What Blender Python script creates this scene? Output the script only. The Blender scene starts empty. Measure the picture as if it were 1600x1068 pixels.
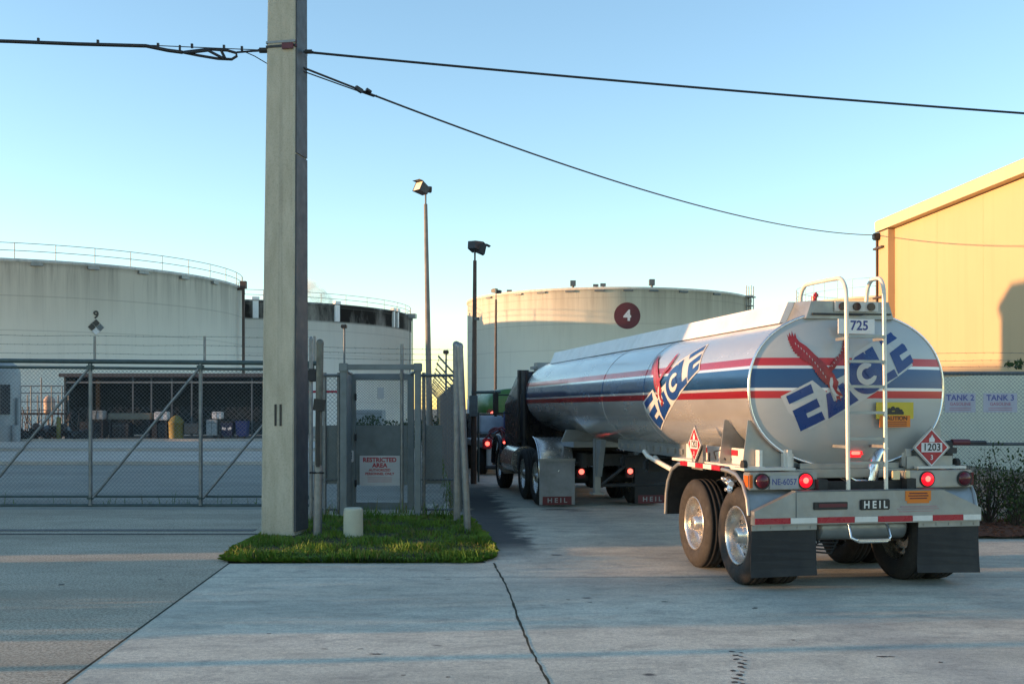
import bpy, math, random
from mathutils import Vector, Matrix, Euler
from mathutils.geometry import tessellate_polygon
import bmesh
random.seed(7)
R = math.radians
SC = bpy.context.scene
COL = SC.collection

# ------------------------------------------------------------------ camera, sky, sun, exposure
EYE, F, HOR = 1.8, 1700.0, 638.0          # metres, focal length in 1600-px pixels, horizon row
cam = bpy.data.cameras.new("camera"); camo = bpy.data.objects.new("camera", cam); COL.objects.link(camo)
camo.location = (0, 0, EYE); camo.rotation_euler = (R(90), 0, 0)
cam.sensor_width = 36; cam.lens = 36 * F / 1600; cam.shift_y = (HOR - 534) / 1600
cam.clip_start = .1; cam.clip_end = 5000
SC.camera = camo
SUN_EL, SUN_AZ = R(4.5), R(-96.0)         # azimuth clockwise from +Y: the sun stands left, a touch behind
w = bpy.data.worlds.new("World"); SC.world = w; w.use_nodes = True
nt = w.node_tree; bg = nt.nodes['Background']
sky = nt.nodes.new('ShaderNodeTexSky'); sky.sky_type = 'NISHITA'; sky.sun_disc = False
sky.sun_elevation = SUN_EL; sky.sun_rotation = SUN_AZ
sky.air_density = .9; sky.dust_density = .1; sky.ozone_density = 1.8
nt.links.new(sky.outputs[0], bg.inputs[0]); bg.inputs[1].default_value = .15
to_sun = Vector((math.sin(SUN_AZ) * math.cos(SUN_EL), math.cos(SUN_AZ) * math.cos(SUN_EL), math.sin(SUN_EL)))
sl = bpy.data.lights.new("sun", 'SUN'); sl.energy = 2.4; sl.angle = R(.5); sl.color = (1, .54, .25)
so = bpy.data.objects.new("sun", sl); COL.objects.link(so)
so.rotation_euler = to_sun.to_track_quat('Z', 'Y').to_euler(); so.location = (-60, 0, 30)
vs = SC.view_settings; vs.view_transform = 'Standard'; vs.look = 'None'; vs.exposure = 1.92; vs.gamma = 1

def at(px, py, Y):                        # a point of the place from the photograph's pixel and its distance
    return Vector(((px - 800) / F * Y, Y, EYE - (py - HOR) / F * Y))
def gnd(py): return EYE * F / (py - HOR)

# ------------------------------------------------------------------ helpers: meshes
class MB:
    def __init__(s): s.v = []; s.f = []; s.m = []; s.sm = []
    def add(s, vs, fs, mi=0, smooth=False):
        o = len(s.v); s.v += [tuple(p) for p in vs]
        for f in fs: s.f.append(tuple(i + o for i in f)); s.m.append(mi); s.sm.append(smooth)
    def box(s, c, d, rot=None, mi=0):
        M = rot.to_matrix() if isinstance(rot, Euler) else (rot or Matrix.Identity(3)); c = Vector(c)
        P = [c + M @ Vector((x * d[0] / 2, y * d[1] / 2, z * d[2] / 2)) for z in (-1, 1) for y in (-1, 1) for x in (-1, 1)]
        s.add(P, [(0, 2, 3, 1), (4, 5, 7, 6), (0, 1, 5, 4), (2, 6, 7, 3), (0, 4, 6, 2), (1, 3, 7, 5)], mi)
    def bevbox(s, c, d, b=.02, rot=None, mi=0):
        M = rot.to_matrix() if isinstance(rot, Euler) else (rot or Matrix.Identity(3)); c = Vector(c)
        bm = bmesh.new(); bmesh.ops.create_cube(bm, size=1)
        for v in bm.verts: v.co = Vector((v.co.x * d[0], v.co.y * d[1], v.co.z * d[2]))
        bmesh.ops.bevel(bm, geom=bm.edges[:], offset=min(b, min(d) * .45), segments=2, affect='EDGES')
        bm.verts.index_update(); s.add([c + M @ v.co for v in bm.verts], [[v.index for v in f.verts] for f in bm.faces], mi); bm.free()
    def cyl(s, p, q, r1, r2=None, n=12, mi=0, caps=True, smooth=True):
        p, q = Vector(p), Vector(q); r2 = r1 if r2 is None else r2
        d = (q - p).normalized(); a = d.orthogonal().normalized(); b = d.cross(a)
        P = []
        for c, r in ((p, r1), (q, r2)):
            P += [c + (a * math.cos(2 * math.pi * i / n) + b * math.sin(2 * math.pi * i / n)) * r for i in range(n)]
        s.add(P, [(i, (i + 1) % n, n + (i + 1) % n, n + i) for i in range(n)], mi, smooth)
        if caps: s.add(P, [tuple(range(n - 1, -1, -1)), tuple(range(n, 2 * n))], mi)
    def tube(s, pts, r, n=8, mi=0):
        pts = [Vector(p) for p in pts]; rs = r if isinstance(r, (list, tuple)) else [r] * len(pts)
        P = []; a = None
        for i, p in enumerate(pts):
            d = (pts[min(i + 1, len(pts) - 1)] - pts[max(i - 1, 0)]).normalized()
            a = d.orthogonal().normalized() if a is None else (a - d * a.dot(d)).normalized()
            b = d.cross(a)
            P += [p + (a * math.cos(2 * math.pi * k / n) + b * math.sin(2 * math.pi * k / n)) * rs[i] for k in range(n)]
        F_ = [(i * n + k, i * n + (k + 1) % n, (i + 1) * n + (k + 1) % n, (i + 1) * n + k) for i in range(len(pts) - 1) for k in range(n)]
        s.add(P, F_, mi, True)
        L = (len(pts) - 1) * n
        s.add(P, [tuple(range(n - 1, -1, -1)), tuple(range(L, L + n))], mi)
    def lathe(s, prof, org=(0, 0, 0), axis='z', n=32, mi=0, smooth=True):   # prof: (along axis, radius)
        o = Vector(org); P = []
        for h, r in prof:
            for k in range(n):
                c, si = math.cos(2 * math.pi * k / n) * r, math.sin(2 * math.pi * k / n) * r
                P.append(o + (Vector((c, si, h)) if axis == 'z' else Vector((h, c, si)) if axis == 'x' else Vector((c, h, si))))
        s.add(P, [(i * n + k, i * n + (k + 1) % n, (i + 1) * n + (k + 1) % n, (i + 1) * n + k) for i in range(len(prof) - 1) for k in range(n)], mi, smooth)
    def prism(s, poly, vec, mi=0):            # a planar polygon (3-D points) pushed along vec
        n = len(poly); A = [Vector(p) for p in poly]; B = [p + Vector(vec) for p in A]
        s.add(A + B, [(i, (i + 1) % n, n + (i + 1) % n, n + i) for i in range(n)], mi)
        tri = tessellate_polygon([A])
        s.add(A + B, [t for t in tri] + [tuple(n + i for i in reversed(t)) for t in tri], mi)
    def flat(s, poly, mi=0):
        A = [Vector(p) for p in poly]; s.add(A, tessellate_polygon([A]), mi)
    def build(s, name, mats, parent=None, recalc=True):
        me = bpy.data.meshes.new(name); me.from_pydata(s.v, [], s.f)
        for m in (mats if isinstance(mats, (list, tuple)) else [mats]): me.materials.append(m)
        me.polygons.foreach_set('material_index', s.m); me.polygons.foreach_set('use_smooth', s.sm)
        if recalc:
            bm = bmesh.new(); bm.from_mesh(me); bmesh.ops.recalc_face_normals(bm, faces=bm.faces[:]); bm.to_mesh(me); bm.free()
        me.update()
        o = bpy.data.objects.new(name, me); COL.objects.link(o)
        if parent: o.parent = parent
        return o
def tag(o, label=None, cat=None, group=None, kind=None):
    for k, v in (('label', label), ('category', cat), ('group', group), ('kind', kind)):
        if v: o[k] = v
    return o
def empty(name, label, cat, loc=(0, 0, 0), rz=0, group=None):
    o = bpy.data.objects.new(name, None); COL.objects.link(o); o.empty_display_size = .2
    o.location = loc; o.rotation_euler = (0, 0, rz)
    return tag(o, label, cat, group)
def copy_tree(o, parent=None):
    c = o.copy(); COL.objects.link(c)
    if parent: c.parent = parent
    for ch in [x for x in COL.objects if x.parent == o]: copy_tree(ch, c)
    return c
def text(body, size, bold=0.0):               # builtin font outlines: vertices centred on (0,0), faces
    cu = bpy.data.curves.new("t", 'FONT'); cu.body = body; cu.size = size; cu.align_x = 'CENTER'; cu.align_y = 'CENTER'; cu.offset = bold; cu.resolution_u = 3
    ob = bpy.data.objects.new("t", cu); COL.objects.link(ob)
    me = ob.to_mesh(); V = [v.co.copy() for v in me.vertices]; Fs = [tuple(p.vertices) for p in me.polygons]
    ob.to_mesh_clear(); bpy.data.objects.remove(ob); bpy.data.curves.remove(cu)
    return V, Fs
def put_text(mb, body, size, org, right, up, mi=0, bold=0.0, sx=1.0):
    V, Fs = text(body, size, bold); o, r, u = Vector(org), Vector(right), Vector(up)
    mb.add([o + r * v.x * sx + u * v.y for v in V], Fs, mi)
def chainlink(mb, p, q, z0, z1, pitch=.075, r=.0032, mi=0):
    p, q = Vector(p), Vector(q); L = (q - p).length; H = z1 - z0; d = (q - p) / L
    def pt(u, v): return p + d * u + Vector((0, 0, z0 + v))
    c = -H
    while c < L + H:
        for sg in (1, -1):                    # u - v = c  and  u + v = c
            lo, hi = (max(0, -c), min(H, L - c)) if sg > 0 else (max(0, c - L), min(H, c))
            if hi - lo > .03: mb.cyl(pt(c + sg * lo, lo), pt(c + sg * hi, hi), r, n=3, mi=mi, caps=False)
        c += pitch

# ------------------------------------------------------------------ helpers: materials
class NT:
    def __init__(s, name):
        s.m = bpy.data.materials.new(name); s.m.use_nodes = True; s.t = s.m.node_tree
        s.b = s.t.nodes['Principled BSDF']; s.tc = s.n('ShaderNodeTexCoord')
    def n(s, ty, **k):
        x = s.t.nodes.new(ty)
        for a, v in k.items(): setattr(x, a, v)
        return x
    def put(s, sock, v):
        if hasattr(v, 'links'): s.t.links.new(v, sock)
        else: sock.default_value = v
    def coord(s, scale=(1, 1, 1), kind='Object', loc=(0, 0, 0)):
        mp = s.n('ShaderNodeMapping'); mp.inputs['Scale'].default_value = scale; mp.inputs['Location'].default_value = loc
        s.t.links.new(s.tc.outputs[kind], mp.inputs[0]); return mp.outputs[0]
    def noise(s, vec, scale=5, detail=5, rough=.6, dist=0):
        x = s.n('ShaderNodeTexNoise'); s.t.links.new(vec, x.inputs['Vector'])
        x.inputs['Scale'].default_value = scale; x.inputs['Detail'].default_value = detail; x.inputs['Roughness'].default_value = rough; x.inputs['Distortion'].default_value = dist
        return x.outputs[0]
    def rng(s, v, a, b, c=0, d=1, smooth=False):
        x = s.n('ShaderNodeMapRange'); x.clamp = True
        if smooth: x.interpolation_type = 'SMOOTHSTEP'
        s.put(x.inputs[0], v)
        for i, q in enumerate((a, b, c, d)): s.put(x.inputs[i + 1], q)
        return x.outputs[0]
    def math(s, op, a, b=0.0):
        x = s.n('ShaderNodeMath', operation=op); s.put(x.inputs[0], a); s.put(x.inputs[1], b); return x.outputs[0]
    def mix(s, f, a, b, mode='MIX'):
        x = s.n('ShaderNodeMix', data_type='RGBA', blend_type=mode)
        s.put(x.inputs[0], f); s.put(x.inputs[6], a if hasattr(a, 'links') else (*a, 1)); s.put(x.inputs[7], b if hasattr(b, 'links') else (*b, 1))
        return x.outputs[2]
    def xyz(s, kind='Object'):
        x = s.n('ShaderNodeSeparateXYZ'); s.t.links.new(s.tc.outputs[kind], x.inputs[0]); return x.outputs
    def bump(s, h, strength=.3, dist=.02):
        x = s.n('ShaderNodeBump'); x.inputs['Strength'].default_value = strength; x.inputs['Distance'].default_value = dist
        s.put(x.inputs['Height'], h); s.t.links.new(x.outputs[0], s.b.inputs['Normal'])
    def out(s, col, rough=.6, metal=0, spec=None):
        s.put(s.b.inputs['Base Color'], col if hasattr(col, 'links') else (*col, 1)); s.put(s.b.inputs['Roughness'], rough); s.b.inputs['Metallic'].default_value = metal
        if spec is not None: s.b.inputs['Specular IOR Level'].default_value = spec
        return s.m
def mat(name, col, rough=.6, metal=0, var=.18, scale=4, bump=0, bscale=60, stretch=(1, 1, 1), dirt=None, damt=.5, spec=None):
    k = NT(name); v = k.coord(stretch)
    c = k.mix(k.rng(k.noise(v, scale), .3, .7), [x * (1 - var) for x in col], [min(1, x * (1 + var)) for x in col])
    if dirt: c = k.mix(k.rng(k.noise(v, scale * .6, 8, .7, .4), .5, .75, 0, damt), c, dirt)
    if bump: k.bump(k.noise(k.coord(), bscale, 4), bump, .01)
    r = k.rng(k.noise(v, scale * 2.3), .3, .7, max(.03, rough - .1), min(1, rough + .1))
    return k.out(c, r, metal, spec)
def glow(name, col, emit, strength):
    k = NT(name); m = k.out(col, .25); k.b.inputs['Emission Color'].default_value = (*emit, 1); k.b.inputs['Emission Strength'].default_value = strength; return m
def paint(name, col, rough=.4): return mat(name, col, rough, var=.06)

M = {}
M['galv'] = mat('galvanised', (.22, .235, .24), .45, .6, .2, 9, dirt=(.16, .15, .13), damt=.5)
M['galv_dark'] = mat('weathered_galvanised', (.12, .14, .15), .55, .4, .2, 8)
M['wire'] = mat('fence_wire', (.17, .19, .20), .5, .5, .1, 3)
M['green_steel'] = mat('green_painted_rail', (.055, .085, .085), .5, .1, .2, 6)
M['cable'] = mat('cable_sheath', (.012, .012, .014), .5, var=.1)
M['black'] = mat('black_paint', (.012, .013, .015), .45, var=.2)
M['dark_metal'] = mat('dark_metal', (.03, .032, .036), .5, .3, .25, 7)
M['under'] = mat('greasy_underbody', (.022, .022, .022), .7, .1, .3, 8, dirt=(.06, .05, .04))
M['rubber'] = mat('tyre_rubber', (.022, .021, .020), .8, var=.25, scale=12, dirt=(.055, .048, .04), damt=.6, bump=.15, bscale=90)
M['flap'] = mat('mud_flap_rubber', (.010, .011, .014), .6, var=.15, scale=3, dirt=(.022, .022, .022))
M['alu'] = mat('dull_aluminium', (.29, .305, .305), .38, .55, .12, 5, dirt=(.22, .21, .19), damt=.5)
M['alu_bright'] = mat('polished_aluminium', (.75, .75, .74), .2, .9, .06, 8, dirt=(.4, .38, .34), damt=.3)
M['tube'] = mat('cream_tube', (.66, .64, .56), .42, .1, .08, 6, dirt=(.35, .3, .25), damt=.35)
M['rim'] = mat('rim_aluminium', (.60, .57, .52), .27, .85, .08, 5, dirt=(.4, .35, .28), damt=.25)
M['alu_cream'] = mat('cream_painted_frame', (.62, .60, .54), .5, 0, .1, 6, dirt=(.3, .27, .22), damt=.5)
M['white'] = mat('white_enamel', (.72, .72, .70), .4, 0, .06, 4, dirt=(.45, .43, .38), damt=.4)
M['sign_white'] = mat('sign_white', (.62, .62, .62), .5, var=.06, dirt=(.45, .43, .4), damt=.3)
M['sign_red'] = paint('sign_red', (.48, .04, .06)); M['sign_blue'] = paint('sign_blue', (.03, .05, .22))
M['sign_black'] = paint('sign_black', (.015, .015, .015))
M['red'] = mat('decal_red', (.26, .018, .022), .35, var=.3, scale=9); M['blue'] = paint('decal_blue', (.006, .038, .17), .32); M['decal_white'] = paint('decal_white', (.47, .48, .465), .35)
M['dark_red'] = paint('reflective_red', (.35, .015, .03), .3); M['tape_white'] = paint('reflective_white', (.65, .64, .6), .3)
M['yellow'] = paint('yellow_paint', (.55, .42, .03), .5); M['orange'] = paint('orange_sticker', (.65, .17, .01), .4)
M['lens_red'] = paint('red_lens', (.085, .006, .014), .2); M['lens_amber'] = paint('amber_lens', (.5, .10, .01), .2)
M['lens_cream'] = paint('pale_reflector', (.75, .6, .35), .3)
M['lit_red'] = glow('lit_tail_lens', (.6, .005, .012), (1, .004, .012), .55)
M['lit_core'] = glow('lit_lamp_core', (.9, .1, .08), (1, .10, .07), 1.0)
M['blue_paint'] = mat('blue_paint', (.012, .03, .14), .45, var=.2); M['green_paint'] = mat('green_enamel', (.045, .13, .03), .4, var=.15)
M['old_yellow'] = mat('faded_yellow', (.17, .145, .03), .6, dirt=(.08, .07, .03)); M['lilac'] = mat('faded_sign', (.42, .42, .49), .5, var=.08, dirt=(.33, .32, .36)); M['lilac_blue'] = paint('faded_blue', (.09, .10, .30), .5); M['lilac_red'] = paint('faded_red', (.38, .14, .20), .5)
M['maroon'] = paint('maroon_plate', (.10, .012, .02), .45)
M['brown_pole'] = mat('brown_steel_pole', (.075, .05, .04), .6, .1, .25, 3)
M['cab'] = mat('near_black_cab_paint', (.010, .012, .018), .3, var=.1)
M['glass'] = paint('dark_glass', (.02, .025, .03), .08)

# ---- the tank trailer's paint: bands at fixed heights on the tank
def band_mat(name, base, rough, metal):
    k = NT(name); z = k.xyz()[2]
    cr = k.n('ShaderNodeValToRGB'); cr.color_ramp.interpolation = 'CONSTANT'
    k.put(cr.inputs[0], k.rng(z, 1.8, 2.4))
    e = cr.color_ramp.elements; W = (.70, .71, .71, 1); Rr = (.46, .02, .03, 1); Bb = (.006, .06, .18, 1)
    stops = [(0, (0, 0, 0, 1)), (1.905, Rr), (1.98, W), (2.01, Bb), (2.205, W), (2.235, Rr), (2.315, (0, 0, 0, 1))]
    e[0].position = 0; e[0].color = stops[0][1]; e[1].position = (stops[1][0] - 1.8) / .6; e[1].color = stops[1][1]
    for zz, c in stops[2:]: el = e.new((zz - 1.8) / .6); el.color = c
    on = k.math('MULTIPLY', k.math('GREATER_THAN', z, 1.905), k.math('LESS_THAN', z, 2.315))
    n = k.noise(k.coord((1, 1, 3)), 1.6, 6); n2 = k.noise(k.coord((1.2, 1.2, .25)), 1.3, 4)
    b = k.mix(k.rng(n, .3, .7), [x * .9 for x in base], base)
    b = k.mix(k.rng(n2, .54, .75, 0, .22), b, (.46, .44, .40))
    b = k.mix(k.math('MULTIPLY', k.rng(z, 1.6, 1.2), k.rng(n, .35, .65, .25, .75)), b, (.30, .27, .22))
    k.b.inputs['Coat Weight'].default_value = .25; k.b.inputs['Coat Roughness'].default_value = .12
    return k.out(k.mix(on, b, cr.outputs[0]), k.rng(n, .3, .7, rough - .05, rough + .1), metal)
M['tank'] = band_mat('striped_tank_paint', (.60, .60, .585), .20, .62)
M['head'] = band_mat('striped_tank_head_paint', (.44, .45, .435), .34, .15)

# ---- storage tanks: white paint with streaks under the rim
def storage_mat(name, H, col, dirt, streak, band=None, seam=2.4):
    k = NT(name); z = k.xyz()[2]
    n = k.noise(k.coord((.12, .12, .12)), 1.2, 6); st = k.noise(k.coord((1, 1, .035)), .9, 7, .68); st2 = k.noise(k.coord((1, 1, .06)), 2.6, 6, .7)
    c = k.mix(k.rng(n, .3, .7), [x * .94 for x in col], col)
    down = k.rng(z, H - streak, H)
    c = k.mix(k.math('MULTIPLY', k.rng(st, .42, .72), k.math('MULTIPLY', down, .7)), c, dirt)
    c = k.mix(k.math('MULTIPLY', k.rng(st2, .5, .8), k.rng(z, H - streak * .5, H, .1, .8)), c, [x * .8 for x in dirt])
    c = k.mix(k.rng(st2, .52, .8, 0, .12), c, [min(1, x * 1.5) for x in dirt])
    c = k.mix(k.rng(z, H - .55, H - .1, 0, .5), c, dirt)
    if band:                                  # a dark mildewed strip round the top course
        lo, bc = band
        m = k.math('MULTIPLY', k.rng(z, lo - .12, lo + .12), k.rng(k.noise(k.coord((.35, .35, .12)), 1.0, 8, .7), .34, .56, .5, 1))
        c = k.mix(m, c, bc)
    fr = k.math('FRACT', k.math('DIVIDE', z, seam))
    c = k.mix(k.math('MULTIPLY', k.math('LESS_THAN', fr, .03), .30), c, dirt)
    k.bump(n, .1, .1)
    return k.out(c, .65)

# ---- ground
def concrete_mat():
    k = NT('driveway_concrete'); P = k.tc.outputs['Object']; x, y, z = k.xyz()
    n1 = k.noise(k.coord((.35, .9, 1)), .9, 8, .62, .3); n2 = k.noise(k.coord((1, 1, 1)), 26, 6, .7); n3 = k.noise(k.coord((.25, 1.3, 1)), .55, 6, .6, .8)
    c = k.mix(k.rng(n1, .3, .7), (.54, .515, .40), (.79, .745, .585))
    c = k.mix(k.rng(n3, .48, .68, 0, .45), c, (.31, .305, .26))
    c = k.mix(k.rng(n2, .4, .68, 0, .5), c, (.24, .235, .21))
    n5 = k.noise(k.coord((.7, 1.2, 1), loc=(3, 9, 0)), 3.2, 8, .75, .5); c = k.mix(k.rng(n5, .47, .68, 0, .6), c, (.21, .205, .185)); c = k.mix(k.rng(n5, .46, .3, 0, .28), c, (.68, .66, .58))
    n6 = k.noise(k.coord((.12, 1.6, 1), loc=(1, 2, 0)), 1.4, 7, .65, .3); c = k.mix(k.rng(n6, .52, .66, 0, .30), c, (.25, .25, .22))
    gr = k.noise(k.coord(), 150, 2, .6); c = k.mix(k.rng(gr, .52, .66, 0, .6), c, (.14, .135, .12))
    sp = k.n('ShaderNodeTexVoronoi'); k.put(sp.inputs['Vector'], k.coord((.8, 1, 1))); sp.inputs['Scale'].default_value = 1.5     # dark spots of oil and gum
    c = k.mix(k.math('MULTIPLY', k.rng(sp.outputs['Distance'], .075, .03), k.rng(k.noise(P, .8, 2), .5, .56, 0, .9)), c, (.05, .05, .05))
    # much darker patch with a ragged edge beside the grass island
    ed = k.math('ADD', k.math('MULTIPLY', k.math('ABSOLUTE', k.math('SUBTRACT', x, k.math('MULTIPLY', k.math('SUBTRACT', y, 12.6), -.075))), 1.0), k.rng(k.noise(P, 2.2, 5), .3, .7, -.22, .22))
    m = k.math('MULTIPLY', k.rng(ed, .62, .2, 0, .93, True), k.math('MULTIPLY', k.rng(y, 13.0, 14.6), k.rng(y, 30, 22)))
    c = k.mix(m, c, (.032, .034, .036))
    # tyre-worn lanes along the drive
    lane = k.math('SUBTRACT', k.math('ADD', x, k.math('MULTIPLY', k.math('SUBTRACT', y, 10.8), .19)), 3.5)
    l2 = k.math('ABSOLUTE', k.math('SUBTRACT', k.math('ABSOLUTE', lane), 1.0))
    c = k.mix(k.math('MULTIPLY', k.rng(l2, .55, .1, 0, .35, True), k.rng(n1, .3, .7, .3, 1)), c, (.20, .205, .21))
    # joint lines
    for v, lo in ((y, 11.62), (y, 15.9), (y, 20.4), (y, 25.5)):
        c = k.mix(k.math('MULTIPLY', k.math('LESS_THAN', k.math('ABSOLUTE', k.math('SUBTRACT', v, lo)), .012), .75), c, (.09, .09, .09))
    k.bump(k.math('ADD', k.math('MULTIPLY', n2, .5), k.noise(k.coord(), 120, 3)), .25, .006)
    return k.out(c, .82, 0, .35)
def asphalt_mat(name, a, b, s):
    k = NT(name); n = k.noise(k.coord((.4, 1, 1)), .7, 7, .6, .4); g = k.noise(k.coord(), 38, 4, .75)
    c = k.mix(k.rng(n, .3, .7), a, b); nm = k.noise(k.coord((.6, 1, 1), loc=(4, 4, 0)), 2.6, 8, .72, .6); c = k.mix(k.rng(nm, .48, .7, 0, .5), c, [x * .6 for x in a]); c = k.mix(k.rng(g, .45, .60, 0, s), c, [x * .42 for x in a]); c = k.mix(k.rng(k.noise(k.coord(loc=(7, 3, 1)), 60, 2), .62, .75, 0, s), c, [min(1, x * 1.8) for x in b])
    n4 = k.noise(k.coord((.15, 1.1, 1)), .8, 6); c = k.mix(k.rng(n4, .5, .7, 0, .5), c, [x * .6 for x in a])
    k.bump(g, .5, .01)
    return k.out(c, .88, 0, .3)
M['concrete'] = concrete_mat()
M['asphalt'] = asphalt_mat('worn_asphalt', (.39, .35, .26), (.58, .525, .405), .85)
M['yard'] = asphalt_mat('yard_concrete', (.29, .28, .235), (.38, .37, .31), .3)
M['road_pale'] = asphalt_mat('pale_yard_road', (.48, .43, .36), (.62, .56, .47), .15)
M['earth'] = asphalt_mat('dry_ground', (.17, .16, .12), (.26, .25, .19), .4)
M['soil'] = mat('dark_soil', (.022, .026, .012), .95, var=.4, scale=9, bump=.5)
M['mulch'] = mat('red_mulch', (.13, .045, .02), .95, var=.6, scale=14, bump=.8, bscale=40)
M['pole'] = None
def pole_mat():
    k = NT('spun_concrete_pole'); n = k.noise(k.coord((1, 1, .25)), 5, 8, .65); g = k.noise(k.coord(), 60, 3)
    c = k.mix(k.rng(n, .3, .7), (.38, .345, .255), (.55, .505, .395)); c = k.mix(k.rng(g, .5, .75, 0, .35), c, (.11, .10, .09))
    c = k.mix(k.rng(k.noise(k.coord((9, 9, .12)), 1.4, 5), .55, .75, 0, .3), c, (.13, .13, .125))
    k.bump(g, .2, .006); return k.out(c, .85)
M['pole'] = pole_mat()

# ------------------------------------------------------------------ the setting
def sheet(name, poly, z, m, sub=0):
    b = MB(); b.flat([(x, y, z) for x, y in poly], 0); return tag(b.build(name, m, recalc=False), kind='structure')
sheet('ground', [(-1500, -200), (1500, -200), (1500, 3000), (-1500, 3000)], -.02, M['earth'])
sheet('parking_lot', [(-70, -20), (-2.95, -20), (-2.93, 7.1), (-3.28, 12.6), (-3.5, 13.3), (-3.55, 15.8), (-2.0, 18.5), (-1.4, 19.4), (-70, 19.4)], 0, M['asphalt'])
sheet('yard', [(-90, 19.4), (-1.4, 19.4), (-1.0, 24), (-3.0, 60), (-3.2, 200), (-90, 200)], -.004, M['yard'])
sheet('yard_road', [(-90, 35), (-1.2, 35), (-2.2, 46), (-90, 46)], 0.002, M['road_pale'])
sheet('service_road', [(-90, 50), (-2.4, 50), (-2.6, 60), (-90, 60)], 0.002, M['road_pale'])
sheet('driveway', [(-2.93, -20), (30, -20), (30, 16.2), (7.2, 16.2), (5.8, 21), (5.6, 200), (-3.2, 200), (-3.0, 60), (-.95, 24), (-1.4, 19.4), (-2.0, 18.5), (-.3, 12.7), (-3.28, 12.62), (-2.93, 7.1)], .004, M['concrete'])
b = MB(); rj = random.Random(5)                               # dirt-filled seam between lot and apron
ed = [(-2.98 - .01 * (i % 2), -5 + i * .3) for i in range(41)]
ed = [(-2.93 - max(0, y - 7.1) * .0635 + rj.uniform(-.012, .012), y) for x, y in ed] + [(-3.28, 12.6)]
ed = [q for q in ed if q[1] < 12.6] + [(-3.285, 12.62)]
for (x0, y0), (x1, y1) in zip(ed, ed[1:]): w0 = rj.uniform(.004, .012); b.add([(x0 - w0, y0, .0058), (x0 + w0, y0, .0058), (x1 + w0, y1, .0058), (x1 - w0, y1, .0058)], [(0, 1, 2, 3)])
tag(b.build('driveway_edge', M['soil'], recalc=False), kind='structure')
b = MB()                                                      # oil drips, gum and scuffs on the apron
def blot(x, y, rx, ry, a=0):
    n = 11; P = []
    for i in range(n):
        t = 2 * math.pi * i / n; q = rj.uniform(.65, 1.2); u, v = rx * q * math.cos(t), ry * q * math.sin(t)
        P.append((x + u * math.cos(a) - v * math.sin(a), y + u * math.sin(a) + v * math.cos(a), .0056))
    b.add(P, [tuple(range(n))])
def spot(px, py, rx, ry, a=0): Y = gnd(py); blot((px - 800) / F * Y, Y, rx, ry, a)
for i in range(9): spot(1150 + rj.uniform(-6, 8), 1018 + i * 6, .022, .030, rj.uniform(-.9, .9)); spot(1160 + rj.uniform(-3, 6), 1020 + i * 6, .014, .02, .6)
for px, py, rx, ry in ((1380, 1026, .05, .02), (1392, 1026, .03, .015), (563, 1014, .03, .012), (585, 1022, .035, .018), (592, 1022, .03, .02), (508, 1014, .03, .012), (630, 1055, .02, .012), (700, 1058, .02, .015), (1038, 940, .035, .03), (888, 937, .025, .02), (922, 941, .025, .02), (980, 950, .02, .015), (1180, 950, .03, .03), (870, 867, .09, .05), (1240, 1000, .02, .015), (250, 905, .03, .02), (96, 913, .04, .03), (880, 796, .5, .10), (905, 798, .3, .06), (1470, 1035, .02, .02), (700, 905, .04, .015), (420, 990, .02, .012)): spot(px, py, rx, ry)
tag(b.build('oil_spots', mat('oil_stain', (.05, .048, .042), .7, var=.4, scale=20), recalc=False), kind='structure')
b = MB()                                                     # open joint, ragged, filled with dirt
pts = []; y = 5.0
while y < 12.7:
    pts.append((.365 - (y - 5.5) * .0795 + random.uniform(-.007, .007) + .014 * math.sin(y * 1.3), y)); y += .13
for (x0, y0), (x1, y1) in zip(pts, pts[1:]):
    w0 = random.uniform(.007, .014); b.add([(x0 - w0, y0, .0058), (x0 + w0, y0, .0058), (x1 + w0 * .9, y1, .0058), (x1 - w0 * .9, y1, .0058)], [(0, 1, 2, 3)])
tag(b.build('driveway_joint', M['soil'], recalc=False), kind='structure')
b = MB()                                                     # gate track strip on the ground
b.box((-9, 15.6, .003), (11.0, .10, .012)); b.box((-9, 16.1, .002), (10.4, .22, .010))
tag(b.build('gate_track', M['dark_metal']), kind='structure')
b = MB()                                                     # kerbs along the yard road
for yy, zz in ((34.85, .12), (46.1, .12), (60.1, .13)): b.box((-46, yy, zz / 2), (86, .18, zz))
tag(b.build('yard_kerb', M['road_pale']), kind='structure')

# grass island: mounded soil and grass blades
isl = [(-3.38, 12.95), (-3.18, 12.76), (-1.8, 12.72), (-.45, 12.7), (-.26, 13.1), (-.3, 14.0), (-.52, 15.6), (-.75, 17.6), (-2.0, 18.0), (-3.1, 17.6), (-3.4, 16.0), (-3.45, 14.0)]
def inside(x, y, P):
    c = False
    for i in range(len(P)):
        (x0, y0), (x1, y1) = P[i], P[i - 1]
        if (y0 > y) != (y1 > y) and x < (x1 - x0) * (y - y0) / (y1 - y0) + x0: c = not c
    return c
b = MB(); ctr = (-1.9, 15.2)
ring = lambda f, z: [(ctr[0] + (x - ctr[0]) * f, ctr[1] + (y - ctr[1]) * f, z) for x, y in isl]
P = ring(1, .006) + ring(.93, .03) + ring(.8, .05); n = len(isl)
b.add(P, [(j * n + i, j * n + (i + 1) % n, (j + 1) * n + (i + 1) % n, (j + 1) * n + i) for j in range(2) for i in range(n)] + [tuple(range(2 * n, 3 * n))])
tag(b.build('grass_bed', M['soil']), kind='structure')
def leaf_mat(name, c1, c2, scale=3, trans=.25):
    k = NT(name); n = k.noise(k.coord(), scale, 4); c = k.mix(k.rng(n, .3, .7), c1, c2)
    k.b.inputs['Transmission Weight'].default_value = 0
    return k.out(c, .6, 0, .25)
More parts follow.
